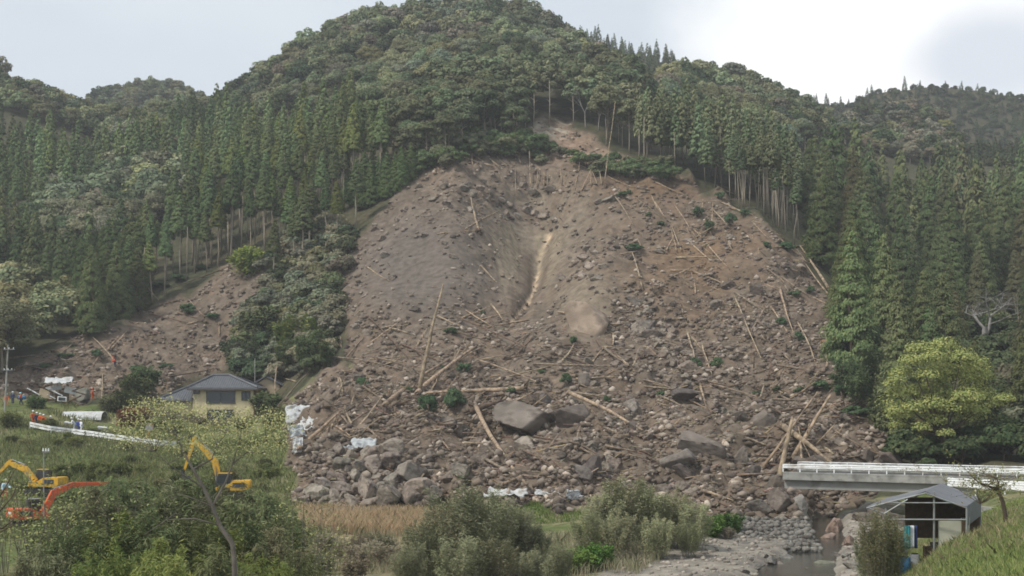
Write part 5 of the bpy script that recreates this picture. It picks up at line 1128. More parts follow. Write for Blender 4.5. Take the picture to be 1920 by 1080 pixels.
# ------------------------------------------------------------------ foreground and single plants
fr = np.random.default_rng(81)
def stems_cloud(r, n_st, h, spread, leaf_n, size, aspect, droop, leafy=(.25, 1.0), puff=.35, stem_r=.02, lean=.0, jit=.6):
    """a clump of many thin stems, each carrying leaves along its upper part"""
    mb = MB(); Q = []
    for i in range(n_st):
        a = r.uniform(0, 6.28); q = spread*math.sqrt(r.random()); hh = h*r.uniform(.6, 1.05)*(1-.22*(q/spread)**2)
        b0 = Vector((math.cos(a)*q*.45, math.sin(a)*q*.45, -.1)); tip = Vector((math.cos(a)*q*(1.0+droop*.3)+lean*hh+r.normal()*.15, math.sin(a)*q+r.normal()*.15, hh)); mid = b0.lerp(tip, .55)+Vector((0, 0, .10*hh*droop))
        mb.tube([b0, mid, tip], [stem_r, stem_r*.7, stem_r*.25], 4, False)
        k = leaf_n; t = r.uniform(leafy[0], leafy[1], k)**.8; B = np.array(b0); Mi = np.array(mid); T = np.array(tip)
        P = ((1-t)**2)[:, None]*B+(2*t*(1-t))[:, None]*(2*Mi-.5*(B+T))+(t**2)[:, None]*T
        w = puff*(1.15-t*.75); P = P+r.normal(size=(k, 3))*w[:, None]*np.array([1, 1, .8])
        nr = unit(k, r)*jit+np.array([0, -.25, .75]); nr /= np.linalg.norm(nr, axis=1, keepdims=True)
        Q.append(leaf_quads(P, nr, size, r, aspect, down=np.array([math.cos(a)*.5, math.sin(a)*.5, -.55*droop+.4*(1-droop)])))
    return np.concatenate(Q), mb
def pr_stems(name, n, stem_m, **k):
    out = []
    for i in range(n):
        Q, mb = stems_cloud(np.random.default_rng(900+i*7+len(name)), **k); out.append((quads_mesh(name+'_foliage', Q, M['leaf']), mb.mesh(name+'_stem', stem_m, True)))
    return out
BAM = pr_stems('bamboo', 4, M['bark'], n_st=42, h=6.4, spread=2.2, leaf_n=300, size=.155, aspect=2.5, droop=.7, leafy=(.08, 1), puff=.42)
WIL = pr_stems('willow_shrub', 4, M['deadwood'], n_st=46, h=5.4, spread=2.1, leaf_n=290, size=.115, aspect=2.3, droop=.2, leafy=(.12, 1), puff=.34)
DRY = pr_stems('dry_shrub', 3, M['deadwood'], n_st=50, h=2.2, spread=1.3, leaf_n=60, size=.13, aspect=2.0, droop=.3, leafy=(.2, 1), puff=.2, stem_r=.016)
LOW = pr_stems('low_bush', 3, M['bark'], n_st=30, h=1.7, spread=1.2, leaf_n=130, size=.16, aspect=1.5, droop=.4, leafy=(.05, 1), puff=.26, stem_r=.012)
PLU = pr_stems('feathery_bamboo', 3, M['bark'], n_st=26, h=8.5, spread=2.4, leaf_n=240, size=.32, aspect=1.8, droop=1.2, leafy=(.2, 1), puff=.6, stem_r=.04)
SAP = pr_stems('sapling', 3, M['twig'], n_st=15, h=5.0, spread=1.7, leaf_n=42, size=.085, aspect=1.4, droop=.1, leafy=(.35, 1), puff=.34, stem_r=.018)
def plant(protos, px, Y, h, color, kind, label, cat, group=None, i=0, h0=1.0, zs=None, w=None):
    p = atY(px, Y); s = h/h0
    e = place(kind, protos, p, s, color, label, cat, group, i, 'foliage', 'stems')
    if w: e.scale = (s*w, s*w, s)
    return e
def base_at(px, top, Y):        # plant height that brings its top to photo row `top`
    p = atY(px, Y); return (HY-top)*Y/F+CAMZ-p.z
for i, (x, top, Y) in enumerate(((-10,835,60),(25,850,62),(105,845,63),(150,838,62),(235,855,62),(560,900,66),(575,880,70))):
    plant(SAP, x, Y, base_at(x, top, Y), vary((.27,.29,.12), fr, .12, .05), 'sapling', 'thin yellow-green sapling in front of the field at the lower left', 'sapling', 'thin saplings at the lower left', i, 5.2)
BG = 'bamboo thicket at the lower left'
for i, (x, top, Y, c) in enumerate(((90,965,68,0),(135,930,70,0),(175,905,72,1),(215,892,74,0),(255,888,76,0),(300,884,76,1),(345,888,76,0),(390,892,75,0),(430,898,74,1),(470,902,73,0),(505,918,72,0),(535,955,70,0),(120,985,60,0),(170,965,60,0),(230,950,61,2),(290,945,60,0),(350,955,60,0),(410,960,61,2),(465,968,61,0),(520,985,61,1),(80,1015,56,1),(200,1010,54,2),(300,1000,54,2),(400,1020,54,0),(490,1030,55,2),(550,1020,60,0),(40,1040,56,1),(320,1040,50,2))):
    h = base_at(x, top, Y); col_ = ((.165,.19,.09), (.205,.205,.115), (.20,.24,.075))[c]
    plant(BAM, x, Y, h, vary(col_, fr, .12, .06), 'bamboo_clump', ('dense dark olive bamboo clump in the thicket at the lower left', 'grey-green dry looking bamboo clump in the thicket at the lower left', 'bright yellow-green bamboo clump low in the thicket at the lower left')[c], 'bamboo', BG+(' dark', ' dry', ' bright')[c], i, 6.6, w=.9)
for i, (x, top, Y, h0_, lb) in enumerate(((880,884,82,0,0),(845,925,80,0,0),(920,912,84,0,0),(960,940,85,0,0),(1000,965,86,0,0),(800,965,79,0,0),(860,990,74,0,0),(930,1000,75,0,0),(1000,1020,76,0,0),(770,1010,76,0,0),(1050,1010,82,0,0),
  (1175,884,97,0,1),(1130,910,96,0,1),(1215,900,97,0,1),(1260,912,97,0,1),(1300,935,96,0,1),(1105,950,93,0,1),(1160,955,92,0,1),(1230,960,92,0,1),(1290,975,93,0,1))):
    plant(WIL, x, Y, base_at(x, top, Y), vary(((.255,.26,.15), (.30,.305,.17))[lb], fr, .14, .05), 'riverside_shrub', ('grey-green willowy shrub in the clump at the bottom centre', 'pale olive willowy shrub in the wide clump right of the toe centre')[lb], 'shrub', ('shrubs at the bottom centre', 'shrubs right of the toe centre')[lb], i, 5.6)
for i in range(34):
    x = fr.uniform(565, 830); Y = fr.uniform(80, 99); plant(DRY, x, Y, fr.uniform(.9, 1.7), vary((.27,.235,.16) if fr.random() < .6 else (.22,.22,.13), fr, .15, .05), 'dry_shrub', 'dry straw coloured shrub among the tawny grass at the bottom centre left', 'shrub', 'dry shrubs below the boulder heap', i, 2.2)
for i in range(16):
    x = fr.uniform(1010, 1380); Y = fr.uniform(84, 92) if x < 1130 else fr.uniform(99, 106); plant(DRY, x, Y, fr.uniform(.8, 1.5), vary((.24,.20,.145), fr, .15, .05), 'dry_shrub', 'low brown dry shrub on the gravel bank by the river', 'shrub', 'dry shrubs on the gravel bank', i, 2.2)
for i, (x, Y) in enumerate(((1095,87),(1120,88),(1075,86),(1330,104),(1365,106))): plant(LOW, x, Y, 1.5, vary((.12,.20,.05), fr, .1), 'green_bush', 'small fresh green bush at the edge of the gravel bank', 'bush', 'fresh green bushes on the gravel bank', i, 1.7)
for i, (x, Y, h) in enumerate(((1650,73,4.6),(1668,74,3.8),(1632,76,3.4))): plant(WIL, x, Y, h, vary((.21,.22,.12), fr, .1), 'riverside_sapling', 'tuft of thin pale stems growing on the river edge left of the canopy', 'sapling', 'saplings left of the canopy', i, 5.6, w=.75)
# bushes on the left field and beside the houses
FB = [(240,800,2.6,(.17,.075,.05),'rusty red bush left of the young tree below the houses'),(262,790,2.0,(.19,.10,.06),'brownish red bush next to the rusty red one'),
 (255,745,3.6,(.09,.115,.05),'tall dark green bush left of the tiled house'),(275,722,3.0,(.10,.13,.06),'dark green bush at the foot of the mudslide above the tiled house'),(235,772,3.2,(.11,.13,.06),'dark bush below the tall dark bush left of the tiled house'),
 (20,800,2.0,(.15,.18,.07),'yellow green bush at the left end of the guardrail'),(70,765,1.8,(.11,.15,.06),'green bush in front of the wrecked house'),(205,770,2.2,(.12,.14,.07),'green bush at the right end of the wreckage'),(300,805,1.4,(.14,.17,.07),'green bush below the left wing of the tiled house'),(330,810,1.3,(.16,.18,.08),'light green bush below the tiled house wall'),(455,805,1.5,(.13,.15,.07),'green bush at the right corner of the tiled house'),(500,772,3.0,(.11,.14,.065),'dark bush against the gabled house'),(515,800,2.6,(.17,.17,.09),'olive bush between the gabled house and the white sheets')]
for i, (x, y, h, c, lb) in enumerate(FB):
    Y = hit(x, y); plant(LOW, x, Y, h, vary(c, fr, .05), 'bush', lb, 'bush', None, i, 1.7)
for i in range(46):
    x = fr.uniform(5, 540); Y = fr.uniform(122, 178)
    plant(LOW, x, Y, fr.uniform(.6, 1.5), vary((.15,.175,.065) if fr.random() < .6 else (.20,.20,.09), fr, .2, .06), 'field_bush', 'low rough bush on the grassy field below the left road', 'bush', 'rough bushes on the left field', i, 1.7)
for i, (x, y, h) in enumerate(((392,930,1.8),(410,934,1.6),(372,930,1.5),(345,925,1.4),(425,938,1.2),(110,940,1.2),(135,945,1.5),(65,1000,.9))):
    Y = hit(x, y); plant(LOW, x, Y, h, vary((.17,.20,.08), fr, .1), 'bush', 'rough green bush in front of the excavator tracks', 'bush', 'bushes in front of the excavators', i, 1.7)
for i in range(26):
    x = fr.uniform(1660, 1960); Y = fr.uniform(137, 152); plant(SHR, x, Y, fr.uniform(1.8, 4.5), vary((.075,.10,.048), fr, .25, .08), 'undergrowth_bush', 'dark undergrowth bush at the forest foot behind the bridge', 'bush', 'undergrowth behind the bridge', i, 3.2)
for i, (x, y, h) in enumerate(((665,385,8),(680,392,8.5),(695,385,9),(710,375,8.5),(725,372,9),(740,362,8),(752,350,8),(700,360,9),(722,350,9),(770,338,7.5),(652,378,8))):
    Y = hit(x, y); p = P3(x, y, Y); place('cedar_tree', CED, p-Vector((0,0,.2)), h/15, vary((.115,.165,.065), fr, .15), 'young green cedar in the small group on the left rim of the landslide', 'cedar tree', 'young cedars on the left rim of the landslide', i)
for i in range(60):
    x = fr.uniform(1780, 1960); y = fr.uniform(640, 835); Y = hit(x, y); plant(SHR, x, Y, fr.uniform(3, 6), vary((.10,.125,.062) if i % 4 else (.17,.165,.11), fr, .25, .08), 'undergrowth_bush', 'green bush filling the forest gap behind the yellow-green tree', 'bush', 'bushes in the gap right of the yellow-green tree', i, 3.2)
# bushes on the spur, behind the houses
SP = [(560,655,5.5,(.19,.23,.07),'bright yellow-green bush on the foot of the spur behind the houses',0),(535,650,4.4,(.10,.12,.055),'dark bush beside the bright bush on the spur',0),(500,640,6,(.095,.115,.055),'dark shrub on the left side of the spur foot',0),(470,510,4.5,(.20,.25,.06),'bright green bush high on the left edge of the spur',0),
 (580,700,6.5,(.10,.13,.06),'drooping bamboo at the right foot of the spur',1),(545,705,6,(.085,.11,.05),'drooping bamboo behind the gabled house',1),(470,690,5,(.09,.11,.055),'dark drooping bamboo behind the tiled house',1),(610,690,4,(.095,.125,.055),'small drooping bamboo against the debris',1),(440,690,4.5,(.13,.145,.09),'grey-green bamboo left above the tiled house',1)]
for i, (x, y, h, c, lb, k) in enumerate(SP):
    Y = hit(x, y); plant((LOW, PLU)[k], x, Y, h, c, ('bush', 'bamboo_clump')[k], lb, ('bush', 'bamboo')[k], None, i, (1.7, 8.5)[k])
# right margin: feathery bamboo at the foot of the forest
for i, (x, y, h) in enumerate(((1600,700,7),(1625,720,8),(1650,730,9),(1590,745,5),(1640,760,7.5),(1670,700,9),(1610,770,5),(1680,790,7),(1700,835,6),(1740,845,5),(1650,805,5))):
    Y = hit(x, y); plant(PLU, x, Y, h, vary((.12,.155,.075), fr, .2, .08), 'bamboo_clump', 'feathery grey-green bamboo at the right edge of the landslide', 'bamboo', 'bamboo at the right edge of the landslide', i, 8.5)
# brush flattened along the rim and the uprooted crowns on the slope
RIM = [(900,300,2.6),(925,296,2.4),(950,298,2.8),(975,296,2.6),(880,300,3),(860,312,2.8),(840,318,2.6),(1005,300,2.2),(1030,292,2.6),(1050,297,2.2),(800,318,3),(780,330,2.6),(1120,332,2.4),(1145,330,2.6),(1170,335,2.4),(1195,340,2.4),(1205,322,2.6),(1225,325,2.4),(1100,312,2),(1240,342,2.6),(1075,300,2),(1015,312,2),(740,345,3.2),(715,352,3.4),(690,366,3),(755,330,3),(770,318,3.2),(800,296,3.6),(820,290,3.4),(870,284,3.2)]
rr5 = np.random.default_rng(15)
for q in range(58): RIM.append((rr5.uniform(775, 1010), 0, rr5.uniform(2.6, 4.2)))
for q in range(26): RIM.append((rr5.uniform(1085, 1265), 0, rr5.uniform(2, 3)))
for i, (x, y, h) in enumerate(RIM):
    if y == 0: y = np.interp(x, [775, 850, 960, 1010, 1085, 1265], [318, 296, 284, 290, 318, 338])+rr5.uniform(-20, 10)
    Y = hit(x, y)
    if Y: plant(SHR, x, Y, h*1.15, vary((.13,.175,.08) if i % 3 else (.18,.19,.11), fr, .2, .06), 'rim_bush', 'dark green bush on the torn upper rim of the landslide', 'bush', 'bushes on the upper rim of the landslide', i, 3.2)
FC = [(802,782,34,40),(852,778,36,44),(845,626,28,14),(1190,470,34,14),(1310,412,16,24),(1330,440,18,26),(1370,425,22,24),(1500,640,20,20),(1165,370,26,12),(1240,425,16,12),(870,702,28,22),(1062,722,24,22),(640,618,36,14),(680,725,26,18),(960,742,24,18),(1075,645,16,16),(1465,610,18,16),(1305,690,22,22),(1345,690,22,20),(1240,745,18,14),(1350,375,18,16),(1395,405,22,14),(1215,405,16,10),(1180,365,12,10),(1540,735,44,22),(1585,745,40,26),(1600,780,46,20),(1500,735,24,14),(1455,735,20,14),(1420,740,26,10),(1625,780,34,18),(1700,855,34,22),(1140,752,18,12),(1090,760,12,8),(905,590,10,10),(1490,555,24,12),(1520,550,20,14),(1440,465,20,14),(1475,470,30,16),(350,592,30,22),(120,672,36,12),(85,690,26,10),(260,695,32,12),(310,690,34,10),(180,670,20,16),(400,600,24,14),(300,540,40,12),(340,525,44,12),(380,505,36,10),(930,770,14,10),(1015,700,14,10),(765,735,18,12),(825,690,14,10)]
for i, (x, y, w, h) in enumerate(FC):
    Y = hit(x, y)
    if not Y: continue
    p = P3(x, y, Y); s = Y/F; a = 'on the left mudslide' if x < 500 else ('at the right edge near the bamboo' if x > 1440 and y > 600 else ('on the upper slope' if y < 500 else 'in the lower debris of the landslide'))
    e = place('uprooted_crown', SHR, (p.x, p.y+.2, p.z-.3), 1, vary((.085,.135,.068), fr, .2, .08), f'green crown of an uprooted tree {a}', 'uprooted tree', f'uprooted green crowns {a}', i, 'foliage', 'stems')
    e.scale = (w*s/3.6, max(w, h)*s/4.2, h*s/2.6)
# single trees
def bare(px, py, h, r0, c, lb, seed, depth=4, lean=0, first=.3, up=.5, spread=.8, kind='bare_tree', kx=1.0):
    Y = hit(px, py); p = P3(px, py, Y)
    r = np.random.default_rng(seed); me = bare_tree_mb(h, r0, r, depth, lean, first, up, spread).mesh('bare_tree', c, True)
    z = max(v.co.z for v in me.vertices); k = h/z; o = ob(kind, me, None, (p.x, p.y, p.z-.2), None, (k*kx, k*kx, k)); return tag(o, lb, 'bare tree')
bare(1848, 668, 11.0, .26, M['deadwood'], 'pale grey bare tree with wide flat branches above the yellow-green tree', 5, 4, 0, .26, .25, 1.0, kx=1.9)
bare(1905, 640, 9.5, .14, M['palebark'], 'thin brownish bare tree at the right edge beside the pale one', 6, 5, .1, .3, .5, .7)
bare(842, 300, 7.5, .14, M['palebark'], 'brown bare bushy tree on the left rim of the landslide', 7, 5, 0, .26, .5, .75)
bare(865, 298, 6.5, .12, M['palebark'], 'smaller brown bare tree right beside the bushy bare one on the rim', 8, 5, .1, .26, .5, .75)
bare(1098, 238, 10.5, .17, M['deadwood'], 'pale bare tree with upswept branches right above the scarp', 9, 5, 0, .32, .7, .6)
bare(1122, 245, 9.5, .15, M['deadwood'], 'second pale bare tree above the scarp leaning right', 10, 5, .12, .32, .7, .6)
bare(1418, 350, 11, .17, M['palebark'], 'purplish brown bare tree among the slender cedars at upper right', 11, 5, 0, .3, .6, .7)
bare(970, 240, 9, .12, M['deadwood'], 'thin pale bare tree leaning left above the scarp', 12, 4, -.1, .4, .7, .5)
for i, (x, y, top, ln) in enumerate(((1030,238,150,0),(1000,240,175,.02),(1075,240,180,-.02),(905,255,190,0),(918,252,185,.03),(940,250,200,-.03),(865,258,190,0),(1140,255,205,.02),(1160,268,215,-.03),(985,240,190,.02))):
    Y = hit(x, y); p = P3(x, y, Y); h = (y-top)*Y/F; mb = MB(); mb.tube([(0,0,-.3),(ln*h*.5+.1,0,h*.5),(ln*h,0,h)], [.15,.11,.05], 6)
    for q in range(6): a = q*2.3; z = h*(.45+.09*q); mb.tube([(ln*z,0,z),(ln*z+math.cos(a)*1.1,math.sin(a)*.8,z+.8)], [.05,.015], 4, False)
    tag(ob('bare_tree', mb.mesh('bare_tree', M['palebark'], True), None, p), 'tall straight pale trunk standing along the scarp at the top of the landslide', 'tree trunk', 'standing trunks along the scarp')
sr_ = np.random.default_rng(5)
for i in range(70):       # bare stems in the thinned stand on the right rim
    x = sr_.uniform(1195, 1480); yb = np.interp(x, [1195, 1300, 1400, 1480], [318, 338, 392, 452])-sr_.uniform(3, 46); Y = hit(x, yb)
    if not Y: continue
    p = P3(x, yb, Y); h = sr_.uniform(7, 12.5); ln = sr_.normal()*.05; mb = MB(); mb.tube([(0,0,-.3),(ln*h*.5+sr_.normal()*.12,0,h*.5),(ln*h,0,h)], [.11,.085,.04], 5)
    tag(ob('bare_tree', mb.mesh('bare_tree', M['palebark'], True), None, p), 'slim pale bare stem in the thinned stand along the upper right rim', 'tree trunk', 'bare stems along the upper right rim')
for i in range(30):       # and along the left plantation edge
    x = sr_.uniform(250, 640); yb = np.interp(x, [250, 400, 490, 560, 640], [588, 508, 458, 400, 372])-sr_.uniform(4, 34); Y = hit(x, yb)
    if not Y: continue
    p = P3(x, yb, Y); h = sr_.uniform(7, 11); ln = sr_.normal()*.03; mb = MB(); mb.tube([(0,0,-.3),(ln*h*.5,0,h*.5),(ln*h,0,h)], [.14,.11,.06], 5)
    tag(ob('bare_tree', mb.mesh('bare_tree', M['palebark'], True), None, p), 'straight brown bare stem along the lower edge of the left plantation', 'tree trunk', 'bare stems along the left plantation edge')
# the layered yellow-green tree above the bridge
def layered_tree():
    Y = 143; c = P3(1768, 870, Y); e = empty('yellow_green_tree', (c.x, c.y, float(gz(c.x, c.y))-.2)); tag(e, 'big rounded yellow-green tree in fresh leaf above the bridge', 'tree'); r = np.random.default_rng(77); s = Y/F; oz = c.z-e.location.z
    L_ = [(1725,655,40),(1765,650,40),(1700,678,36),(1740,672,46),(1790,672,44),(1825,682,34),(1690,700,34),(1670,712,26),(1730,705,40),(1770,700,44),(1810,705,42),(1840,706,32),(1660,722,24),(1680,738,34),(1715,735,36),(1755,728,38),(1775,712,30),(1800,745,46),(1845,745,44),(1872,748,28),(1740,760,42),(1780,765,44),(1820,768,40),(1700,765,34),(1675,780,32),(1690,800,32),(1715,802,30),(1750,790,34),(1665,770,22),(1860,758,26),(1700,822,26),(1760,812,26)]
    cs = []; rs = []; n = []
    for x, y, w in L_:
        d = r.uniform(-2.5, 1.2)-.5*(w > 38); cs.append(((x-1768)*s, d, (870-y)*s+oz)); b = w*s*.62; rs.append((b*1.1, b, b*.72)); n.append(int(430*(w/34)**2))
    for i in range(26): cs.append((r.uniform(-4.8, 4.8), r.uniform(0, 4), r.uniform(4.5, 10.5)+oz)); rs.append((2, 2, 1.2)); n.append(260)
    Q = blobs_leaves(cs, rs, n, .21, r, .6, .5, .4); ob('crown', quads_mesh('crown', Q, M['leaf']), e, color=(.33,.36,.13))
    mb = MB(); mb.tube([(0,0,0),(.1,0,2.5),(0,0,4.5)], [.38,.3,.24], 9)
    for cc in cs[:28:2]: mb.tube([(0,0,3.0+.5*r.random()), (cc[0]*.5, cc[1]*.5, 3+(cc[2]-3)*.45), (cc[0], cc[1], cc[2]-.3)], [.15,.09,.03], 5, False)
    mb.ob('trunk', M['bark'], e, smooth=True)
layered_tree()
for x, y, h, c, lb in ((1462, 345, 9, (.27,.27,.08), 'yellow-green broadleaf tree between the slender cedars and the right forest'), (1770, 262, 7, (.27,.27,.10), 'pale yellow tree standing alone on the far right hill'), (645, 385, 12.5, (.13,.15,.075), 'solitary narrow tree with a bare lower trunk on the left rim'), (60, 735, 0, None, '')):
    if not h: continue
    Y = hit(x, y); p = P3(x, y, Y); pr = CEDT if x == 645 else BRO; place('broadleaf_tree', pr, p, h/(16 if x == 645 else 8.4), c, lb, 'tree', None, 3)
# young yellow-green tree in front of the houses
def young_tree():
    Y = 52.0; s = Y/F; g = atY(438, Y); e = empty('young_tree', g-Vector((0,0,.2))); tag(e, 'slender grey young tree with thin yellow-green foliage in front of the houses', 'tree'); r = np.random.default_rng(99)
    q = lambda x, y, d=0: Vector((P3(x, y, Y+d)-e.location)) if not d else Vector((P3(x, y, Y)-e.location))+Vector((0, d, 0))
    mb = MB(); main = [Vector((0,0,0)), q(440,1060), q(436,1020), q(412,985), q(398,950), q(382,915), q(362,880), q(345,850)]
    mb.tube(main, [.12,.105,.10,.085,.08,.07,.055,.045], 8)
    tips = []
    def br(a, pts, r0): mb.tube([a]+pts, [r0*(1-.75*i/len(pts)) for i in range(len(pts)+1)], 6, False); tips.extend([(a.lerp(pts[0], .7)), *pts])
    br(main[7], [q(330,815), q(322,785)], .04); br(main[7], [q(352,820,.3), q(372,795,.3)], .035); br(main[6], [q(392,862,.5), q(400,835,.6), q(420,812,.6)], .045); br(main[5], [q(350,890,-.4), q(322,868,-.6), q(300,845,-.7)], .035)
    br(main[4], [q(418,905,.5), q(428,872,.8), q(455,850,.8), q(490,828,.9)], .05); br(q(428,872,.8), [q(440,838,.6), q(448,805,.6)], .035); br(q(455,850,.8), [q(480,852,.9), q(512,836,1)], .03); br(main[4], [q(372,935,-.4), q(345,925,-.5), q(322,935,-.5)], .03)
    br(main[3], [q(370,970,-.5), q(320,972,-.6), q(278,1000,-.6)], .035); br(q(320,972,-.6), [q(335,960,-.6), q(352,964,-.6)], .02)
    for i in range(150):      # twigs fanning through the crown
        x = 385+r.normal()*78; yy = 800+r.normal()*28; top = np.interp(x, [230, 300, 380, 470, 540], [795, 762, 768, 770, 775]); yy = max(yy, top+4); d = r.normal()*.9
        t = q(x, yy, d); a = min(tips, key=lambda v: (v-t).length+.5*max(0, v.z-t.z)); mb.tube([a, a.lerp(t, .55)+Vector(r.normal(size=3))*.06, t], [.014,.009,.003], 3, False)
    mb.ob('trunk', M['twig'], e, smooth=True); Ps = []
    for i in range(330):
        x = r.uniform(225, 545); lo = np.interp(x, [225, 300, 400, 500, 545], [830, 852, 858, 850, 830]); top = np.interp(x, [225, 270, 300, 380, 470, 525, 545], [800, 748, 746, 766, 768, 770, 800]); yy = top+(lo-top)*r.random()**1.2; d = r.normal()*1.0
        n = int(r.integers(10, 26)); Ps.append(np.array(q(x, yy, d))+r.normal(size=(n, 3))*np.array([.24, .24, .12]))
    P_ = np.concatenate(Ps); nr = unit(len(P_), r)*.8+np.array([0, -.2, .6]); nr /= np.linalg.norm(nr, axis=1, keepdims=True)
    ob('crown', quads_mesh('crown', leaf_quads(P_, nr, .068, r, 1.3), M['leaf']), e, color=(.42,.42,.19))
young_tree()
# dark twisted tree at the right end of the bridge, and bare twigs at the left edge
def twisted():
    Y = 66.0; g = atY(1888, Y); e = empty('twisted_tree', g-Vector((0,0,.2))); tag(e, 'dark twisted tree with sparse sprouts on the right bank in front of the bridge', 'tree'); r = np.random.default_rng(12)
    q = lambda x, y, d=0: Vector(P3(x, y, Y)-e.location)+Vector((0, d, 0)); mb = MB()
    mb.tube([Vector((0,0,0)), q(1885,965), q(1880,940), q(1872,920)], [.13,.11,.10,.09], 8); mb.tube([q(1872,920), q(1850,910), q(1835,905), q(1822,893)], [.08,.06,.045,.02], 6); mb.tube([q(1872,920), q(1872,905), q(1868,895)], [.07,.05,.02], 6)
    mb.tube([q(1862,925), q(1850,935), q(1838,945)], [.05,.035,.02], 5); tips = [q(1835,905), q(1850,910), q(1868,895), q(1838,945), q(1872,915)]; P_ = []
    for i in range(60):
        a = tips[int(r.integers(5))]; t = q(1850+r.normal()*52, min(960, 895+r.normal()*26), r.normal()*.7); mb.tube([a, a.lerp(t, .6)+Vector(r.normal(size=3))*.05, t], [.016,.01,.003], 3, False); n = int(r.integers(10, 30)); P_.append(np.array(a)+(np.array(t)-np.array(a))*r.uniform(.5, 1.05, (n, 1))+r.normal(size=(n, 3))*.1)
    mb.ob('trunk', M['bark'], e, smooth=True); P_ = np.concatenate(P_); ob('crown', quads_mesh('crown', leaf_quads(P_, unit(len(P_), r), .08, r, 1.3), M['leaf']), e, color=(.23,.23,.09))
twisted()
def edge_tree():
    Y = 46.0; g = atY(-60, Y); e = empty('leafless_tree', g); tag(e, 'dark leafless branches reaching in at the lower left edge', 'bare tree'); q = lambda x, y: Vector(P3(x, y, Y)-g); mb = MB(); r = np.random.default_rng(3)
    mb.tube([(0,0,0), q(-58,1050), q(-50,1000), q(-45,900)], [.14,.12,.1,.08], 8)
    for pts in (((-50,1010),(-10,1003),(25,985),(45,972)),((-48,960),(0,958),(22,932),(35,905)),((-48,985),(5,990),(25,975)),((-45,905),(0,930),(15,905),(28,880))): mb.tube([q(*p) for p in pts], [.05,.035,.022,.008][:len(pts)], 6, False)
    for i in range(14): a = q(r.uniform(0, 30), r.uniform(905, 1000)); mb.tube([a, a+Vector((r.uniform(-.2,.4), 0, r.uniform(.1,.6)))], [.01,.003], 3, False)
    mb.ob('trunk', M['bark'], e, smooth=True)
edge_tree()
# ------------------------------------------------------------------ grasses: nobody could count these
def blades(name, X, Y, h, w, cols, label, seed, lean=.35):
    r = np.random.default_rng(seed); n = len(X); Z_ = gz(X, Y)-.03; a = r.uniform(0, 6.28, n); d = np.stack([np.cos(a), np.sin(a), np.zeros(n)], 1); hh = (h*r.uniform(.45, 1.25, n))[:, None]; B = np.stack([X, Y, Z_], 1); le = np.stack([r.normal(size=n), r.normal(size=n), np.zeros(n)], 1)*lean*hh
    T = B+np.array([0, 0, 1])*hh+le; Mi = B+np.array([0, 0, .6])*hh+le*.3; w = w*hh/h
    V_ = np.stack([B-d*w, B+d*w, Mi+d*w*.7, T, Mi-d*w*.7], 1).reshape(-1, 3); idx = np.arange(n*5).reshape(n, 5)
    me = np_mesh(name, V_, [idx], M['blade']); ca = me.color_attributes.new('Col', 'FLOAT_COLOR', 'POINT'); cc = np.array(cols)[r.integers(len(cols), size=n)]*r.uniform(.8, 1.2, (n, 1)); c4 = np.ones((n*5, 4), np.float32); c4[:, :3] = np.repeat(cc, 5, 0); ca.data.foreach_set('color', c4.ravel())
    tag(ob(name, me), label, 'grass', kind='stuff')
def region(n, px0, px1, y0, y1, seed, f=None):
    r = np.random.default_rng(seed); Y = np.sqrt(r.uniform(y0**2, y1**2, n)); px = r.uniform(px0, px1, n); X = (px-CX)/F*Y; k = ~slide_mask(px, HY-F*(gz(X, Y)-CAMZ)/Y, Y)
    if f is not None: k &= f(X, Y, px, r)
    return X[k], Y[k]
wxf = lambda Y: np.interp(Y, [40, 62, 80, 95, 108, 122, 135], [4, 8.5, 15.4, 20, 24.3, 27.5, 31])
pat = lambda X, Y, r, s, t: fbm(X/3, Y/3, s, 3)+.5+r.normal(size=len(X))*.12 > t
X, Y = region(115000, 1560, 2000, 30, 98, 1, lambda X, Y, p, r: X > wxf(Y)+6.5); blades('bank_grass', X, Y, .24, .016, [(.22,.28,.09),(.25,.30,.11),(.28,.30,.14)], 'fresh green grass on the near right bank', 1)
X, Y = region(30000, 1560, 1990, 44, 100, 2, lambda X, Y, p, r: (X > wxf(Y)+5.5) & pat(X, Y, r, 5, .68)); blades('dry_bank_grass', X, Y, .42, .018, [(.36,.30,.18),(.30,.27,.15),(.24,.25,.12)], 'tawny dry grass patches along the right bank', 2)
X, Y = region(60000, -20, 620, 100, 182, 3); blades('field_grass', X, Y, .42, .045, [(.17,.205,.08),(.20,.225,.09),(.14,.175,.065),(.25,.24,.13)], 'rough green grass over the left field', 3)
X, Y = region(16000, 0, 480, 130, 200, 4, lambda X, Y, p, r: pat(X, Y, r, 9, .66)); blades('weeds', X, Y, .8, .05, [(.19,.21,.08),(.22,.22,.10),(.13,.16,.06)], 'tall yellowish weeds in patches on the left field', 4)
X, Y = region(26000, 555, 840, 106, 121, 6, lambda X, Y, p, r: pat(X, Y, r, 13, .34)); blades('dry_grass', X, Y, 1.05, .022, [(.60,.46,.28),(.52,.40,.25),(.42,.34,.21)], 'tall tawny dry grass below the boulder heap', 6)
X, Y = region(26000, 560, 1300, 84, 108, 7, lambda X, Y, p, r: pat(X, Y, r, 17, .5) & (X < wxf(Y)-9)); blades('bleached_grass', X, Y, .8, .02, [(.44,.39,.27),(.36,.33,.22),(.27,.28,.15)], 'bleached mixed grass between the shrubs at the bottom centre', 7)
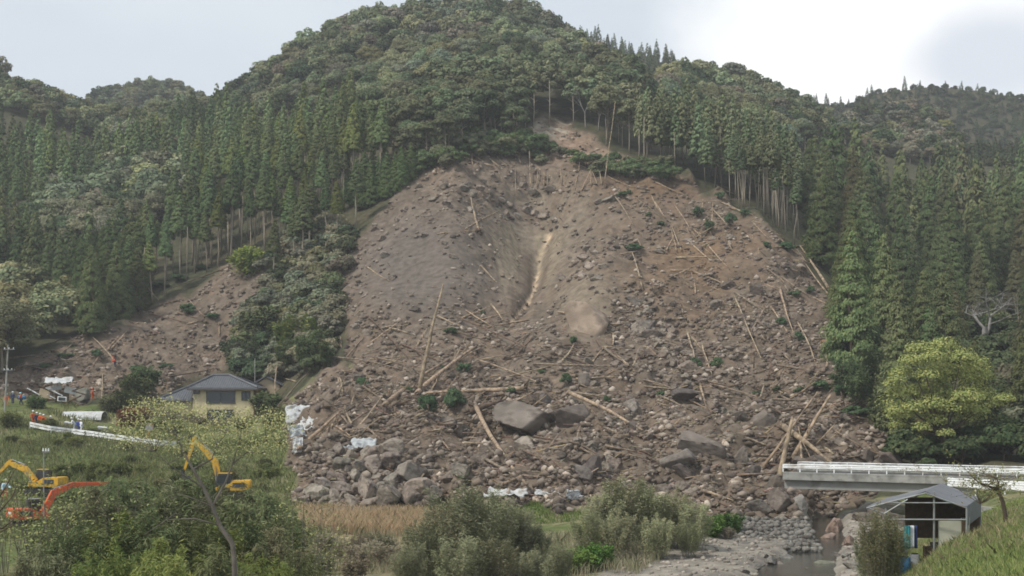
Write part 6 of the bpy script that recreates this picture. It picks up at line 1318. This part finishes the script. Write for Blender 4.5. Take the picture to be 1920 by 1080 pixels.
X, Y = region(14000, 600, 1110, 118, 128, 8); blades('green_strip_grass', X, Y, .3, .03, [(.14,.21,.055),(.17,.23,.07)], 'bright green grass strip along the toe of the landslide', 8)
# stepped stone apron in the river bed
def apron():
    r = np.random.default_rng(55); e = empty('stone_weir', atY(1440, 108)); tag(e, 'stepped apron of set grey stones across the river bed', 'weir'); Vs = []; Fs = []; off = 0
    for row in range(9):
        y = 100.5+row*1.25
        for k in range(24):
            px = 1372+k*7.2+(row % 2)*3.5+r.normal()*.8; X = (px-CX)/F*y
            if px > 1372+168-row*3: continue
            v, f = rock_shape(r, 1, 7, 0, (.6, .9)); z = Z(-11.2)+row*.155; v = v*np.array([.30, .52, .24])*r.uniform(.75, 1.2)+np.array([X+r.normal()*.06, y+r.normal()*.12, z+r.normal()*.05])-np.array(e.location)
            Vs.append(v); Fs.append(f+off); off += len(v)
    ob('set_stones', np_mesh('set_stones', np.concatenate(Vs), [np.concatenate(Fs)], M['rock']), e, color=(.20,.187,.165))
    b = MB()
    for row in range(9): y = 100.5+row*1.25; x0, x1 = (1366-CX)/F*y, (1372+166-row*3-CX)/F*y; b.box(Vector(((x0+x1)/2, y+.35, Z(-11.68)+row*.155))-e.location, (x1-x0, 1.2, .9))
    b.ob('bed', M['concrete'], e)
apron()

# ------------------------------------------------------------------ haze in the valley air
hb = MB(); hb.add([(x, y, z) for z in (-6, 190) for x, y in ((-620, -30), (620, -30), (620, 760), (-620, 760))], [(0,3,2,1),(4,5,6,7),(0,1,5,4),(1,2,6,5),(2,3,7,6),(3,0,4,7)])
hm = bpy.data.materials.new('haze'); hm.use_nodes = True; ht = hm.node_tree; ht.nodes.clear()
ho = ht.nodes.new('ShaderNodeOutputMaterial'); hv = ht.nodes.new('ShaderNodeVolumePrincipled')
hv.inputs['Color'].default_value = (.88, .9, .92, 1); hv.inputs['Density'].default_value = .00032; hv.inputs['Anisotropy'].default_value = .2
ht.links.new(hv.outputs[0], ho.inputs['Volume'])
tag(ob('haze', hb.mesh('haze', hm)), 'thin pale haze in the valley air', 'haze', kind='stuff')
